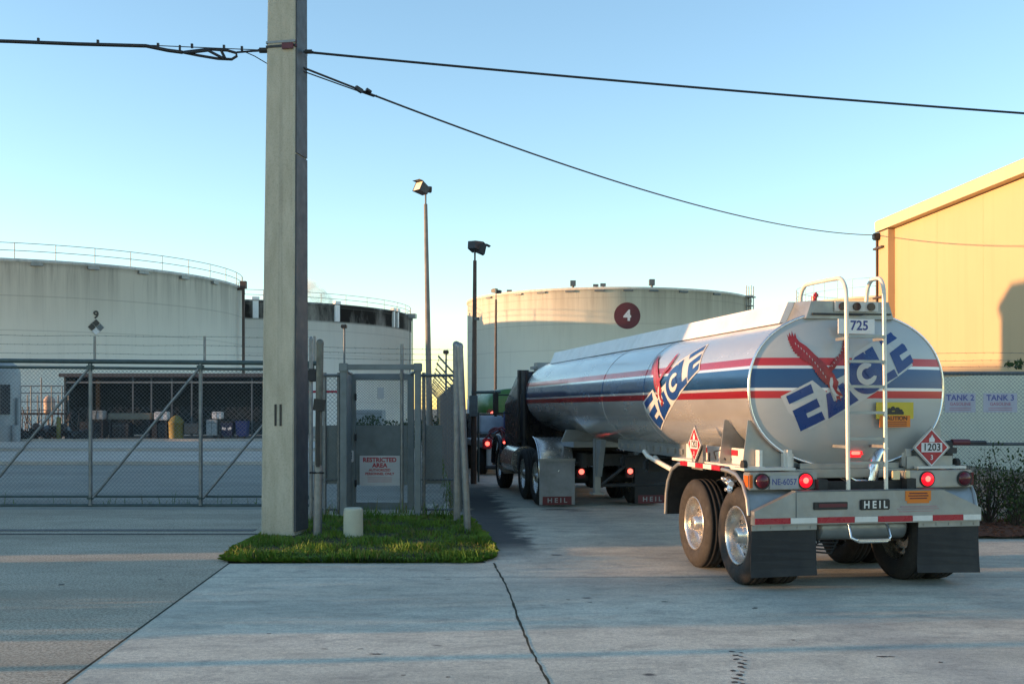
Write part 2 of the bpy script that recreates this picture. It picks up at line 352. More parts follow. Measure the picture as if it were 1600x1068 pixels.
M['grass'] = leaf_mat('lawn_grass', (.048, .105, .010), (.14, .24, .026), 2.5)
M['grass_dry'] = leaf_mat('yellowed_grass', (.13, .13, .03), (.20, .17, .06), 4)
M['leaf'] = leaf_mat('shrub_leaf', (.02, .045, .012), (.06, .09, .02), 4); M['leaf2'] = leaf_mat('tree_leaf', (.03, .07, .012), (.09, .15, .03), 1.5)
M['twig'] = mat('bare_twig', (.06, .045, .035), .9, var=.3)
b = MB()
cnt = 0
while cnt < 20000:
    x, y = random.uniform(-3.75, -.02), random.uniform(12.60, 18)
    if not inside(x + random.uniform(-.09, .09), y + random.uniform(-.07, .07), isl): continue
    if y > 14.5 and random.random() < .25: continue
    cnt += 1; a = random.uniform(0, 2 * math.pi); h = random.uniform(.045, .11) * (.75 + .5 * math.sin(x * 5.1 + 1.3) * math.sin(y * 4.3)) * (1.25 if random.random() < .12 else 1); wd = random.uniform(.004, .009)
    if y < 13.0: h *= 1.15
    dx, dy = math.cos(a) * wd, math.sin(a) * wd; l = random.uniform(.01, .08); la = random.uniform(0, 6.28); lx, ly = math.cos(la) * l, math.sin(la) * l
    z = .03
    mi = 1 if random.random() < (.30 if math.sin(x * 3.3) * math.sin(y * 2.7 + x) > .45 else .07) else 0
    b.add([(x - dx, y - dy, z), (x + dx, y + dy, z), (x + lx * .4 + dx * .7, y + ly * .4 + dy * .7, z + h * .6), (x + lx * .4 - dx * .7, y + ly * .4 - dy * .7, z + h * .6), (x + lx, y + ly, z + h)], [(0, 1, 2, 3), (3, 2, 4)], mi)
for _ in range(4200):                                        # runners creeping over the edge
    i = random.randrange(len(isl)); f = random.random(); (x0, y0), (x1, y1) = isl[i], isl[i - 1]
    x, y = x0 + (x1 - x0) * f + random.gauss(0, .022), y0 + (y1 - y0) * f + random.gauss(0, .02); l = math.hypot(x - ctr[0], y - ctr[1]); ox_, oy_ = (x - ctr[0]) / l, (y - ctr[1]) / l
    h = random.uniform(.03, .085); q = random.uniform(.02, .08); a = random.uniform(0, 6.28); wd = random.uniform(.004, .009); dx, dy = math.cos(a) * wd, math.sin(a) * wd
    b.add([(x - dx, y - dy, .005), (x + dx, y + dy, .005), (x + ox_ * q + dx * .5, y + oy_ * q + dy * .5, h), (x + ox_ * q * 1.6, y + oy_ * q * 1.6, h * .8)], [(0, 1, 2), (0, 2, 3)], 1 if random.random() < .1 else 0)
tag(b.build('grass', [M['grass'], M['grass_dry']], recalc=False), kind='stuff')
# mulch bed at the right fence
b = MB(); G = 26
P = [(6.2 + 4.6 * i / G, 15.0 + 2.2 * j / 10, .03 + .05 * math.sin(math.pi * j / 10) + random.uniform(0, .035)) for j in range(11) for i in range(G + 1)]
b.add(P, [(j * (G + 1) + i, j * (G + 1) + i + 1, (j + 1) * (G + 1) + i + 1, (j + 1) * (G + 1) + i) for j in range(10) for i in range(G)])
for _ in range(1500):
    x, y = random.uniform(6.2, 10.6), random.uniform(14.9, 17.0)
    b.box((x, y, random.uniform(.05, .11)), (random.uniform(.03, .09), .016, .008), Euler((random.uniform(-.4, .4), random.uniform(-.4, .4), random.uniform(0, 3.1))))
tag(b.build('mulch_bed', M['mulch'], recalc=False), kind='structure')

# ------------------------------------------------------------------ storage tanks
def storage_tank(label, cx, Y, rad, H, m, rail=None, arcs=(0, 360), roof=True, fit=None):
    t = empty('storage_tank', label, 'storage tank', (cx, Y, 0))
    b = MB(); b.lathe([(0, rad), (H - .25, rad), (H - .25, rad + .10), (H, rad + .10), (H, rad - .05), (H + .02, rad - .05)] + [(H + .02 + .35 * (1 - f * f), (rad - .05) * f) for f in (.8, .5, .2, .01)], n=128, mi=0)
    b.build('tank_wall', m, t)
    if rail:
        hh = rail; b = MB(); n = 84
        for zz in (hh, hh * .52):
            ring_ = [(math.cos(2 * math.pi * i / n) * (rad - .1), math.sin(2 * math.pi * i / n) * (rad - .1), H + zz) for i in range(n + 1)]
            b.tube(ring_, .025, 5)
        for i in range(0, n, 2):
            x, y = math.cos(2 * math.pi * i / n) * (rad - .1), math.sin(2 * math.pi * i / n) * (rad - .1); b.cyl((x, y, H - .05), (x, y, H + hh), .03, n=5)
        b.build('guard_rail', M['galv'], t)
    return t
def on_rim(rad, ang, H, out=0): return Vector((math.cos(ang) * (rad + out), math.sin(ang) * (rad + out), H))
# tank 9, left
H9 = 12.2
m9 = storage_mat('tank_paint_streaked', H9, (.88, .865, .79), (.25, .255, .24), 4.6)
t9 = storage_tank('big white storage tank with number 9, its rim streaked and railed, at left', -41, 92, 17.8, H9, m9, rail=1.1)
for a in range(200, 345, 12):
    p = on_rim(17.8, R(a), H9 - .35, .12); b = MB(); b.box(p, (.3, .8, .22), Euler((0, 0, R(a)))); b.build('foam_chamber', M['galv'], t9)
def curved_text(mb, body, size, rad, ang0, z0, up=1, bold=0):
    V, Fs = text(body, size, bold)
    mb.add([on_rim(rad + .03, ang0 + v.x / rad, z0 + v.y) for v in V], Fs)
def ang_for(px, cx, Y, rad):                                 # bearing on the tank's wall seen at a pixel column
    best = None
    for i in range(1800, 3600):
        a = R(i / 10); x, y = cx + math.cos(a) * rad, Y + math.sin(a) * rad
        e = abs(800 + F * x / y - px)
        if best is None or e < best[0]: best = (e, a, y)
    return best[1], best[2]
a9, y9 = ang_for(150, -41, 92, 17.8); z9 = lambda py: EYE - (py - HOR) / F * y9
b = MB(); curved_text(b, '9', .75, 17.8, a9, z9(492), bold=.03)
b.build('tank_number', M['sign_black'], t9)
b = MB(); s_ = .30                                           # hazard diamond: two dark quarters, two pale
for dx, dz, mi in ((-s_, 0, 0), (0, s_, 0), (s_, 0, 1), (0, -s_, 2)):
    b.add([on_rim(17.84, a9 + (dx + q[0] * s_ * .92) / 17.8, z9(511) + dz + q[1] * s_ * .92) for q in ((-1, 0), (0, -1), (1, 0), (0, 1))], [(0, 1, 2, 3)], mi)
b.build('hazard_diamond', [M['sign_black'], M['galv_dark'], M['sign_white']], t9, recalc=False)
b = MB(); pa, py_ = ang_for(377, -41, 92, 17.8)
e0 = on_rim(17.8, pa, 0, .5); b.cyl((e0.x, e0.y, 4.0), (e0.x, e0.y, H9 - .1), .12, n=8); b.box((e0.x, e0.y, H9 + .05), (.5, .5, .6)); b.box((e0.x - .3, e0.y, H9 - .3), (.6, .2, .2))
b.build('drain_pipe', M['brown_pole'], t9)
# middle tank with a dark top course
HM = 12.4
mm = storage_mat('tank_paint_dark_top', HM, (.93, .93, .90), (.42, .43, .43), 3.2, band=(10.55, (.022, .020, .020)))
tm = storage_tank('white storage tank with dark mildewed top band, right behind the concrete utility pole', -31.6, 125, 20, HM, mm, rail=1.0)
for px in (399, 525, 613, 619):
    aa, yy = ang_for(px, -31.6, 125, 20); b = MB(); p = on_rim(20, aa, HM - .95, .15)
    b.box(p, (.25, .55 if px < 600 else .3, 1.7), Euler((0, 0, aa))); b.box((p.x, p.y, HM + .12), (.4, .7, .3), Euler((0, 0, aa)))
    b.build('overflow_box', M['white'], tm)
b = MB(); aa, yy = ang_for(637, -31.6, 125, 20)
for o in (.25, .55): p = on_rim(20, aa, 0, o); b.cyl((p.x, p.y, 0), (p.x, p.y, HM - .3), .05, n=6)
p = on_rim(20, aa, HM - .2, .5); b.box(p, (.9, .9, .5), Euler((0, 0, aa)))
b.build('access_ladder', M['galv'], tm)
# tank 4
H4 = 13.0
m4 = storage_mat('tank_paint_cream', H4, (.92, .88, .76), (.46, .42, .35), 4.8)
t4 = storage_tank('cream storage tank with a maroon number 4 disc, beyond the tanker truck', 10.1, 115, 14.8, H4, m4)
a4, y4 = ang_for(980, 10.1, 115, 14.8); zc = EYE + (HOR - 493) / F * y4
b = MB(); n = 40; rr = 1.22
b.add([on_rim(14.82, a4, zc)] + [on_rim(14.82, a4 + rr * math.cos(2 * math.pi * i / n) / 14.8, zc + rr * math.sin(2 * math.pi * i / n)) for i in range(n)], [(0, 1 + i, 1 + (i + 1) % n) for i in range(n)])
dsc = b.build('number_disc', M['maroon'], t4, recalc=False)
b = MB(); curved_text(b, '4', 1.35, 14.82, a4, zc - .02, bold=.05); b.build('tank_number', M['sign_white'], dsc)
for px, s1 in ((893, .55), (942, .3), (1021, .6), (930, .25), (790, .2)):
    aa, yy = ang_for(px, 10.1, 115, 14.8); b = MB(); p = on_rim(14.3, aa, H4 + .25 * s1 / .3)
    b.box(p, (.5, s1 * 1.1, s1 * .9)); b.cyl((p.x, p.y, H4 - .1), (p.x, p.y, p.z), .12, n=6); b.build('roof_vent', M['galv_dark'], t4)
b = MB()
for px in range(760, 1160, 45):
    aa, yy = ang_for(px + random.uniform(-9, 9), 10.1, 115, 14.8); p = on_rim(14.8, aa, H4 - .33, .08); b = MB(); b.box(p, (.16, .9, .16), Euler((0, 0, aa))); b.build('rim_clip', M['galv_dark'], t4)
b = MB(); aa, yy = ang_for(1166, 10.1, 115, 14.8)
for o in (.15, .6):
    for da in (-.03, .03): p = on_rim(14.8, aa + da, 0, o); b.cyl((p.x, p.y, 0), (p.x, p.y, H4 + 1.0), .05, n=6)
for zz in range(3, 14): p = on_rim(14.8, aa, zz, .4); b.box(p, (.6, .9, .06), Euler((0, 0, aa)))
b.box(on_rim(14.8, aa, H4 - .1, .3), (1.0, 1.4, .12), Euler((0, 0, aa)))
b.build('access_ladder', M['galv'], t4)
# small tank behind the warehouse
tb = storage_tank('pale yellow storage tank with railing, peeping out behind the warehouse corner', 47.5, 130, 13.2, 14.2, storage_mat('tank_paint_yellow', 14.2, (.74, .69, .55), (.40, .36, .28), 2.5), rail=2.0)
# the row goes on left: unseen tank added, height set to shade tank 9
storage_tank('unseen white storage tank added left of tank 9 to shade it', -92, 84, 17.0, 11.0, m9)

# ------------------------------------------------------------------ warehouse, right
def wall_mat(name, c, ribs=None):
    k = NT(name); x, y, z = k.xyz(); n = k.noise(k.coord((.4, .4, .25)), 1.0, 6); col = k.mix(k.rng(n, .3, .7), [q * .93 for q in c], c)
    col = k.mix(k.rng(k.noise(k.coord((2.5, 2.5, .1)), 1.2, 6), .52, .8, 0, .22), col, [q * .6 for q in c])
    k.bump(k.noise(k.coord(), 25, 4), .08, .01); return k.out(col, .75)
M['stucco'] = wall_mat('cream_stucco', (.55, .39, .215)); M['trim'] = wall_mat('cream_trim', (.66, .53, .32))
wh = empty('warehouse', 'tall cream warehouse wall with thick eave at the right edge', 'building', (14, 41, 0), R(3.9))
# local frame: +y away from camera (far corner at y=0), wall face at x=0
b = MB(); b.box((9, -11.6, 4.2), (18, 21.2, 8.4)); b.build('wall', M['stucco'], wh)
b = MB()
for k_ in range(6): b.box((-.0, -4.4 - 3.1 * k_, 4.2), (.008, .02, 8.36))
b.build('panel_joints', M['stucco'], wh)
b = MB(); b.box((-.004, -11.9, 1.42), (.02, 20.4, 2.84)); b.build('wall_base', wall_mat('pale_grey_lower_wall', (.62, .61, .47)), wh)  # lower wall coloured paler and greyer than the stucco above
b = MB(); b.box((-.03, -.52, 4.2), (.46, 1.02, 8.38)); pil = b.build('pilaster', M['stucco'], wh)
b = MB(); b.prism([(-.30, .06, 8.44), (-.32, .06, 8.80), (-.24, .06, 8.87), (9, .06, 10.1), (18.5, .06, 8.87), (18.5, .06, 8.44)], (0, -22.8, 0)); b.build('roof', M['trim'], wh)
b = MB(); b.cyl((-.31, -.12, 0), (-.31, -.12, 8.3), .045, n=8); cd = b.build('conduit', M['brown_pole'], wh)
for zz in (7.8, 5.95, 3.6):
    b = MB(); b.box((-.32, -.3, zz), (.12, .8, .07)); b.build('conduit_bracket', M['brown_pole'], cd)
b = MB(); b.bevbox((-.36, -.2, 8.24), (.24, .3, .26), .04); b.build('cable_anchor', M['black'], wh)

# ------------------------------------------------------------------ unseen blocks, hedge and pole added to throw the evening shade
off = empty('shade_block', 'unseen white flat roofed block added to shade gate, trailer and warehouse', 'building', (-23.5, 20.0, 0))  # unseen block added, its size set by the shadow edges it casts
b = MB(); b.box((0, 0, 3.95), (7, 16.2, 7.9)); b.build('wall', M['white'], off)
b = MB(); b.box((0, 0, 8.05), (7.3, 16.5, .3)); b.build('roof', M['galv'], off)
b = MB(); b.box((1.2, -6.6, 9.2), (3.6, 3.2, 2.0)); b.build('shade_tower', M['white'], off)  # raised block added to keep the sun off the pole top
for yy in (-5, -1.6, 1.8, 5.2):
    for zz in (2.2, 6.0): b = MB(); b.box((3.5, yy, zz), (.08, 1.6, 1.5)); b.build('window', M['glass'], off)
st = empty('long_shade_block', 'unseen long low white block added to shade the lower warehouse wall', 'building', (-36, 42.5, 0))  # unseen long block added to shade the foot of the warehouse wall
b = MB(); b.box((0, 0, 3.3), (10, 30, 6.6)); b.build('wall', M['white'], st)
b = MB(); b.prism([(-5.3, -15.2, 6.62), (5.3, -15.2, 6.62), (0, -15.2, 7.1)], (0, 30.4, 0)); b.build('roof', M['galv'], st)
def leafy(mb, c, rad, n, size, mi=0):
    for _ in range(n):
        while True:
            p = Vector((random.uniform(-1, 1), random.uniform(-1, 1), random.uniform(-1, 1)))
            if .25 < p.length < 1: break
        p = Vector(c) + Vector((p.x * rad[0], p.y * rad[1], p.z * rad[2])); q = Euler((random.uniform(0, 6), random.uniform(0, 6), random.uniform(0, 6))).to_matrix(); s_ = size * random.uniform(.6, 1.3)
        mb.add([p + q @ Vector(v) * s_ for v in ((-.5, 0, 0), (0, -.25, .08), (.5, 0, 0), (0, .25, .08))], [(0, 1, 2, 3)], mi)
b = MB()
for k_ in range(11):
    y = 7.95 + .37 * k_; h = 1.9 if y < 10.0 else 1.05
    leafy(b, (-12.5 + random.uniform(-.1, .1), y, h * .5), (.55, .42, h * .55), 420, .17)  # unseen leaves added for a soft-edged shade band on the ground
SHADE_HEDGE = b
b = MB(); b.cyl((-14, 6.43, 0), (-14, 6.43, 9), .075, .06); tag(b.build('shade_pole', M['brown_pole']), 'unseen pole added to lay a thin shadow band on the ground', 'pole')  # unseen pole added for one thin shadow across the ground

tag(SHADE_HEDGE.build('shade_hedge', M['leaf'], recalc=False), 'unseen low leafy row added to shade a band of the ground', 'hedge')
# ------------------------------------------------------------------ concrete utility pole and its cables
up = empty('utility_pole', 'square tapered concrete utility pole standing in the grass island', 'utility pole', (at(444, 838, 15.3).x, 15.3, 0), R(-11))
def sq(h, z, ox=0): return [(-h + ox, -h, z), (h + ox, -h, z), (h + ox, h, z), (-h + ox, h, z)]
b = MB(); lv = [(0, .245, 0), (4, .23, .02), (7.6, .207, .045), (12.5, .17, .07)]; P = []
def sqb(h, z, ox):
    c = .025; return [(-h + c + ox, -h, z), (h - c + ox, -h, z), (h + ox, -h + c, z), (h + ox, h - c, z), (h - c + ox, h, z), (-h + c + ox, h, z), (-h + ox, h - c, z), (-h + ox, -h + c, z)]
for z, h, ox in lv: P += sqb(h, z, ox)
b.add(P, [(j * 8 + i, j * 8 + (i + 1) % 8, (j + 1) * 8 + (i + 1) % 8, (j + 1) * 8 + i) for j in range(len(lv) - 1) for i in range(8)] + [tuple(range(24, 32))])
b.build('shaft', M['pole'], up)
b = MB(); 
for z0, z1_ in ((.1, 5.32), (5.34, 12.3)):
    P = []
    for z in (z0, z1_):
        h = .245 - z * .0061; ox = .006 * z
        P += [(h + ox - .01, -h + .012, z), (h + ox + .025, -h + .012, z), (h + ox + .025, h - .02, z), (h + ox - .01, h - .02, z)]
    b.add(P, [(0, 1, 5, 4), (1, 2, 6, 5), (2, 3, 7, 6), (3, 0, 4, 7), (0, 3, 2, 1), (4, 5, 6, 7)])
b.build('cable_cover', mat('dark_cable_cover', (.05, .058, .066), .6, var=.15, scale=3), up)
b = MB()
for dx in (-.035, .04): b.box((dx + .01, -.24, 1.71), (.028, .02, .30))
b.build('slot', M['black'], up)
b = MB(); b.cyl((-.03, -.2155, 5.92), (-.03, -.20, 5.92), .022, n=10); b.build('bolt_hole', M['black'], up)
zb = at(444, 80, 15.3).z
b = MB()
for zz, mi, hh in ((zb, 0, .035), (zb + .06, 1, .03)):
    h = .245 - zz * .0061 + .012; ox = .0059 * zz
    b.box((ox, -h, zz), (2 * h, .012, hh), mi=mi); b.box((ox, h, zz), (2 * h, .012, hh), mi=mi); b.box((ox - h, 0, zz), (.012, 2 * h, hh), mi=mi); b.box((ox + h, 0, zz), (.012, 2 * h, hh), mi=2)
b.box((.15, -.235, zb - .01), (.16, .03, .08), mi=2)
b.build('strap', [M['black'], M['galv'], M['maroon']], up)
def sagged(p, q, sag, n=40): return [Vector(p).lerp(Vector(q), i / n) - Vector((0, 0, 4 * sag * (i / n) * (1 - i / n))) for i in range(n + 1)]
b = MB(); b.tube(sagged(at(474, 81, 15.25), at(2050, 207, 17.5), .07), .017, 6); b.bevbox(at(482, 81, 15.2), (.14, .05, .06), .02)
tag(b.build('power_cable', M['cable']), 'straight black cable running right from the pole across the sky', 'cable')
wp = sagged(at(474, 106, 15.3), wh.matrix_world @ Vector((0, 0, 0)) if False else Vector((13.6, 40.8, 8.3)), .55)
b = MB(); b.tube(wp, .017, 6); b.tube([wp[0] + Vector((0, 0, -.05)), wp[1] + Vector((0, 0, -.035)), wp[2] + Vector((0, 0, -.02)), wp[2] + Vector((.05, 0, 0))], .010, 5)
pp = wp[1].lerp(wp[2], .55); b.box(pp, (.12, .05, .06), Euler((0, R(20), R(40)))); b.cyl(pp + Vector((.1, .1, .03)), pp + Vector((.16, .15, .0)), .03, n=6)
tag(b.build('sagging_cable', M['cable']), 'black cable sagging from the pole down to the warehouse corner', 'cable')
Yc = 15.2
b = MB()
b.tube([at(-900, 40, Yc), at(-300, 55, Yc), at(18, 65, Yc), at(120, 69, Yc), at(228, 72, Yc), at(262, 79, Yc), at(285, 82, Yc)], .026, 7)
b.tube([at(-900, 36, Yc), at(18, 63, Yc), at(232, 71, Yc), at(420, 79, Yc)], .007, 5)
b.tube([at(285, 82, Yc), at(325, 77, Yc), at(355, 79, Yc), at(369, 83, Yc), at(370, 88, Yc), at(362, 93, Yc), at(340, 92, Yc), at(310, 87, Yc), at(285, 82, Yc)], .020, 7)
b.tube([at(290, 83, Yc - .03), at(325, 79, Yc - .03), at(350, 92, Yc - .03)], .020, 6); b.tube([at(346, 80, Yc), at(352, 92, Yc)], .022, 6)
b.tube([at(370, 82, Yc), at(395, 80, Yc), at(420, 79, Yc)], .014, 6); b.tube([at(380, 80, Yc), at(398, 88, Yc), at(420, 101, Yc)], .007, 5)
for px, py in ((60, 63), (153, 66), (247, 71), (300, 72), (350, 74), (378, 76)): b.box(at(px, py, Yc), (.03, .03, .06))
b.cyl(at(281, 71, Yc), at(281, 83, Yc), .018, n=6)
b.bevbox(at(412, 79, Yc), (.16, .07, .07), .02)
tag(b.build('telephone_cable', M['cable']), 'thick black bundled cable with a lashed spare loop, coming in from left', 'cable')

# ------------------------------------------------------------------ sliding gate
YG = 20.1
def gx(px): return (px - 800) / F * YG
gate = empty('sliding_gate', 'long chain link sliding gate with diagonal braces and barbed wire, left of the pole', 'gate', (gx(314), YG, 0))
ox = gx(314)
zt = EYE + (HOR - 564) / F * YG; z2 = EYE + (HOR - 574) / F * YG; zb2 = EYE - (775 - HOR) / F * YG; zb1 = EYE - (789 - HOR) / F * YG
xs = [gx(p) - ox for p in (-203, -31, 142, 314, 486)]
def gpart(name, segs, r, m, n=10):
    b = MB()
    for p, q in segs: b.cyl(p, q, r, n=n)
    return b.build(name, m, gate)
gpart('top_rail', [((xs[0], 0, zt + .03), (xs[4] + .1, 0, zt - .04))], .042, M['green_steel'])
gpart('second_rail', [((xs[0], 0, z2 + .03), (xs[4], 0, z2 - .04))], .026, M['green_steel'])
gpart('bottom_rail', [((xs[0], 0, zb1), (xs[4], 0, zb1))], .030, M['green_steel']); gpart('lower_rail', [((xs[0], 0, zb2), (xs[4], 0, zb2))], .022, M['green_steel'])
for x in xs: gpart('post', [((x, -.02, zb1), (x, -.02, zt - .05))], .036, M['galv'])
for x0, x1 in zip(xs, xs[1:]): gpart('diagonal_brace', [((x0 + .06, -.05, zb2 - .02), (x1 - .02, -.05, z2 - .02))], .026, M['galv'])
for x in xs: 
    for c_, d_ in (((x, -.03, z2), (.13, .10, .14)), ((x, -.03, zb2 - .03), (.12, .09, .10))): b = MB(); b.bevbox(c_, d_, .03); b.build('corner_fitting', M['green_steel'], gate)
for x in xs: gpart('barb_arm', [((x + .06, .03, zt), (x + .06, .03, 3.14))], .024, M['galv'])
b = MB(); chainlink(b, (xs[0], .03, 0), (xs[4], .03, 0), zb1, z2); b.build('mesh', M['wire'], gate)
def barbed(mb, p, q, r=.004, step=.14):
    p, q = Vector(p), Vector(q); L = (q - p).length; nn = max(2, int(L / 1.0))
    mb.tube([p.lerp(q, i / nn) + Vector((0, 0, -.02 * math.sin(math.pi * (i / nn * L / 2 % 1)) + random.uniform(-.006, .006))) for i in range(nn + 1)], r, 4)
    u = 0
    while u < L:
        c = p.lerp(q, u / L) - Vector((0, 0, .01)); d = Vector((random.uniform(-1, 1), random.uniform(-1, 1), random.uniform(-1, 1))).normalized() * .02
        mb.cyl(c - d, c + d, .0022, n=3, caps=False); u += step
for py in (523, 537, 551):
    b = MB(); z = EYE + (HOR - py) / F * YG; barbed(b, (xs[0], .03, z + .03), (xs[4], .03, z - .04), .0045); b.build('barbed_wire', M['galv_dark'], gate)

# ------------------------------------------------------------------ pedestrian gate, short fences, posts
YP = 18.0
def px_(p, Y): return (p - 800) / F * Y
pg = empty('pedestrian_gate', 'grey steel pedestrian gate booth with mesh door and keypad beside the grass', 'gate', (px_(595, YP), YP, 0))
o0 = px_(595, YP)
M['grey_paint'] = mat('grey_green_paint', (.17, .20, .205), .5, .1, .12, 5, dirt=(.1, .1, .09), damt=.4)
zh = EYE + (HOR - 569) / F * YP
x1, x2 = px_(537, YP) - o0, px_(653, YP) - o0
b = MB(); b.bevbox((x1, 0, zh / 2), (.115, .1, zh), .008); b.bevbox((x2, 0, zh / 2), (.10, .1, zh), .008); b.bevbox(((x1 + x2) / 2, 0, zh - .045), (x2 - x1 - .1, .09, .09), .008)
for x in (x1, x2): b.bevbox((x, -.01, zh - .05), (.14, .13, .14), .01, mi=0)
b.build('outer_frame', M['grey_paint'], pg)
yb = 1.0; Yb = YP + yb
bx1, bx2 = px_(549, Yb) - o0, px_(642, Yb) - o0; zi = EYE + (HOR - 584) / F * Yb
b = MB(); b.bevbox((bx1, yb, zi / 2), (.16, .1, zi), .008); b.bevbox((bx2, yb, zi / 2), (.11, .1, zi), .008); b.bevbox(((bx1 + bx2) / 2, yb, zi - .05), (bx2 - bx1 - .1, .09, .11), .008); b.bevbox(((bx1 + bx2) / 2, yb, .10), (bx2 - bx1 - .1, .09, .14), .008)
b.build('inner_frame', M['grey_paint'], pg)
b = MB(); b.box((x1 - .02, .5, zi / 2), (.03, .88, zi - .02)); b.build('side_panel', M['grey_paint'], pg)
b = MB(); b.cyl((x1, .05, zh - .1), (bx1, yb, zi), .03, n=8); b.cyl((x2, .05, zh - .1), (bx2, yb, zi), .03, n=8); b.build('roof_rail', M['grey_paint'], pg)
dx1, dx2 = bx1 + .085, bx2 - .06
zpix = lambda py, Y: EYE + (HOR - py) / F * Y
b = MB(); chainlink(b, (dx1, yb + .01, 0), (dx2, yb + .01, 0), .2, zi - .1, .05, .0026); b.build('door_mesh', M['wire'], pg)
b = MB(); b.box(((dx1 + dx2) / 2, yb - .02, (zpix(664, Yb) + zpix(757, Yb)) / 2), (dx2 - dx1, .02, zpix(664, Yb) - zpix(757, Yb))); b.box(((dx1 + dx2) / 2, yb - .03, zpix(709, Yb)), (dx2 - dx1, .03, .03)); b.build('kick_panel', M['grey_paint'], pg)
b = MB(); b.bevbox((bx1 + .0, yb - .08, zpix(712, Yb)), (.10, .06, .2), .01)
kp = b.build('keypad', M['sign_white'], pg)
b = MB()
for i in range(3):
    for j in range(4): b.box((bx1 - .022 + i * .022, yb - .112, zpix(712, Yb) + .06 - j * .03), (.014, .008, .018))
b.build('keys', M['black'], kp)
for zz in (.5, 1.3, 2.0): b = MB(); b.cyl((bx1 + .085, yb - .07, zz - .06), (bx1 + .085, yb - .07, zz + .06), .018, n=8); b.build('hinge', M['dark_metal'], pg)
b = MB(); b.box((0, yb, .02), (1.6, 2.2, .05)); b.build('concrete_pad', M['concrete'], pg)
# sign on the door
sg = empty('warning_sign', 'white RESTRICTED AREA sign with red letters on the grey gate door', 'sign', (px_(594, Yb), Yb - .06, 0))
zs0, zs1 = zpix(758, Yb), zpix(711, Yb); zc = (zs0 + zs1) / 2
b = MB(); b.bevbox((0, 0, zc), (.70, .012, zs1 - zs0), .004); pl = b.build('board', M['sign_white'], sg)
b = MB()
for body, sz, dz, mi, bo in (('RESTRICTED', .105, .185, 0, .004), ('AREA', .105, .09, 0, .004), ('AUTHORIZED', .06, .01, 0, .002), ('PERSONNEL ONLY', .06, -.055, 0, .002)):
    put_text(b, body, sz, (0, -.0085, zc + dz), (1, 0, 0), (0, 0, 1), mi, bo)
for dz in (-.12, -.155, -.19): b.box((0, -.0075, zc + dz), (.42, .002, .006), mi=0)
b.build('lettering', M['sign_red'], pl)
nz = zpix(614, Yb)
b = MB(); b.bevbox((px_(595, Yb), Yb - .04, nz), (.115, .01, .20), .004); tag(b.build('notice', M['sign_white']), 'small blank white notice high on the mesh gate door', 'notice')
# short fence lengths either side
def short_fence(label, pa, pb, posts, panel, arm=True):
    f = empty('chain_link_fence', label, 'fence', (px_(pa, YP), YP + .12, 0)); q = px_(pa, YP); L = px_(pb, YP) - q
    ztop = zpix(586, YP)
    b = MB(); chainlink(b, (0, 0, 0), (L, 0, 0), .06, ztop, .07); b.build('mesh', M['wire'], f)
    b = MB(); b.cyl((0, 0, ztop), (L, 0, ztop), .026, n=8); b.build('top_rail', M['galv_dark'], f)
    for zz in (.62, .12): b = MB(); b.cyl((0, .02, zz), (L, .02, zz), .018, n=8); b.build('lower_rail', M['galv_dark'], f)
    for p in posts: b = MB(); x = px_(p, YP) - q; b.cyl((x, .03, 0), (x, .03, ztop + .05), .03, n=8); b.build('post', M['galv'], f)
    a, c = panel; b = MB(); b.box(((px_(a, YP) + px_(c, YP)) / 2 - q, .06, (zpix(664, YP) + zpix(757, YP)) / 2), (px_(c, YP) - px_(a, YP), .015, .98)); b.build('blind_panel', M['grey_paint'], f)
    return f, q, L
fl, ql, Ll = short_fence('narrow chain link strip between the mossy post and the gate booth', 499, 533, (505, 527), (500, 531))
fr, qr, Lr = short_fence('narrow chain link strip between the gate booth and the leaning posts', 657, 712, (661,), (661, 690))
for py in (541, 549, 558):
    b = MB(); barbed(b, (px_(500, YP), YP + .15, zpix(py, YP)), (px_(720, YP), YP + .15, zpix(py + 3, YP)), .004)
    tag(b.build('barbed_wire', M['galv_dark']), {541: 'top strand', 549: 'middle strand', 558: 'bottom strand'}[py] + ' of barbed wire above the gate booth', 'barbed wire', 'barbed wire strands over the gate booth')
b = MB(); x = px_(628, YP + .4); b.cyl((x, YP + .4, 0), (x, YP + .4, zpix(537, YP + .4)), .03, n=8); b.cyl((x, YP + .4, 2.3), (x, YP + .4, 2.4), .045, n=8)
tag(b.build('thin_post', M['galv']), 'thin galvanised post rising behind the gate booth roof', 'post')
def post(label, name, px0, pyb, pxt, pyt, r, Y, m, sleeve=None):
    t = empty(name, label, 'post', (px_(px0, Y), Y, 0)); q = px_(px0, Y); top = (px_(pxt, Y) - q, 0, zpix(pyt, Y))
    b = MB(); b.cyl((0, 0, 0), top, r, n=14); T = Vector(top); b.lathe([(0, r * 1.06), (.03, r * 1.06), (.06, r * .8), (.075, .01)], T, n=14); b.build('pipe', m, t)
    return t, T
M['moss_pipe'] = mat('mossy_pipe', (.13, .135, .115), .6, .3, .3, 7, dirt=(.08, .085, .06), damt=.7)
t, T = post('thick mossy steel post with a black latch bracket, right of the utility pole', 'steel_post', 496, 842, 500, 538, .050, 15.0, M['moss_pipe'])
b = MB(); b.cyl((0, 0, 0), (T.x * .38, 0, T.z * .38), .062, n=14); b.build('sleeve', M['galv'], t)
b = MB(); b.box((.03, -.03, 1.85), (.16, .12, .16), Euler((0, .1, .2))); b.box((.02, -.07, 1.45), (.05, .03, .9)); b.cyl((-.1, -.05, .92), (.1, -.05, .92), .015, n=6); b.build('latch_bracket', M['black'], t)
t, T = post('slim galvanised gate stop post close beside the utility pole', 'steel_post', 486, 822, 486, 533, .030, 17.0, M['galv'])
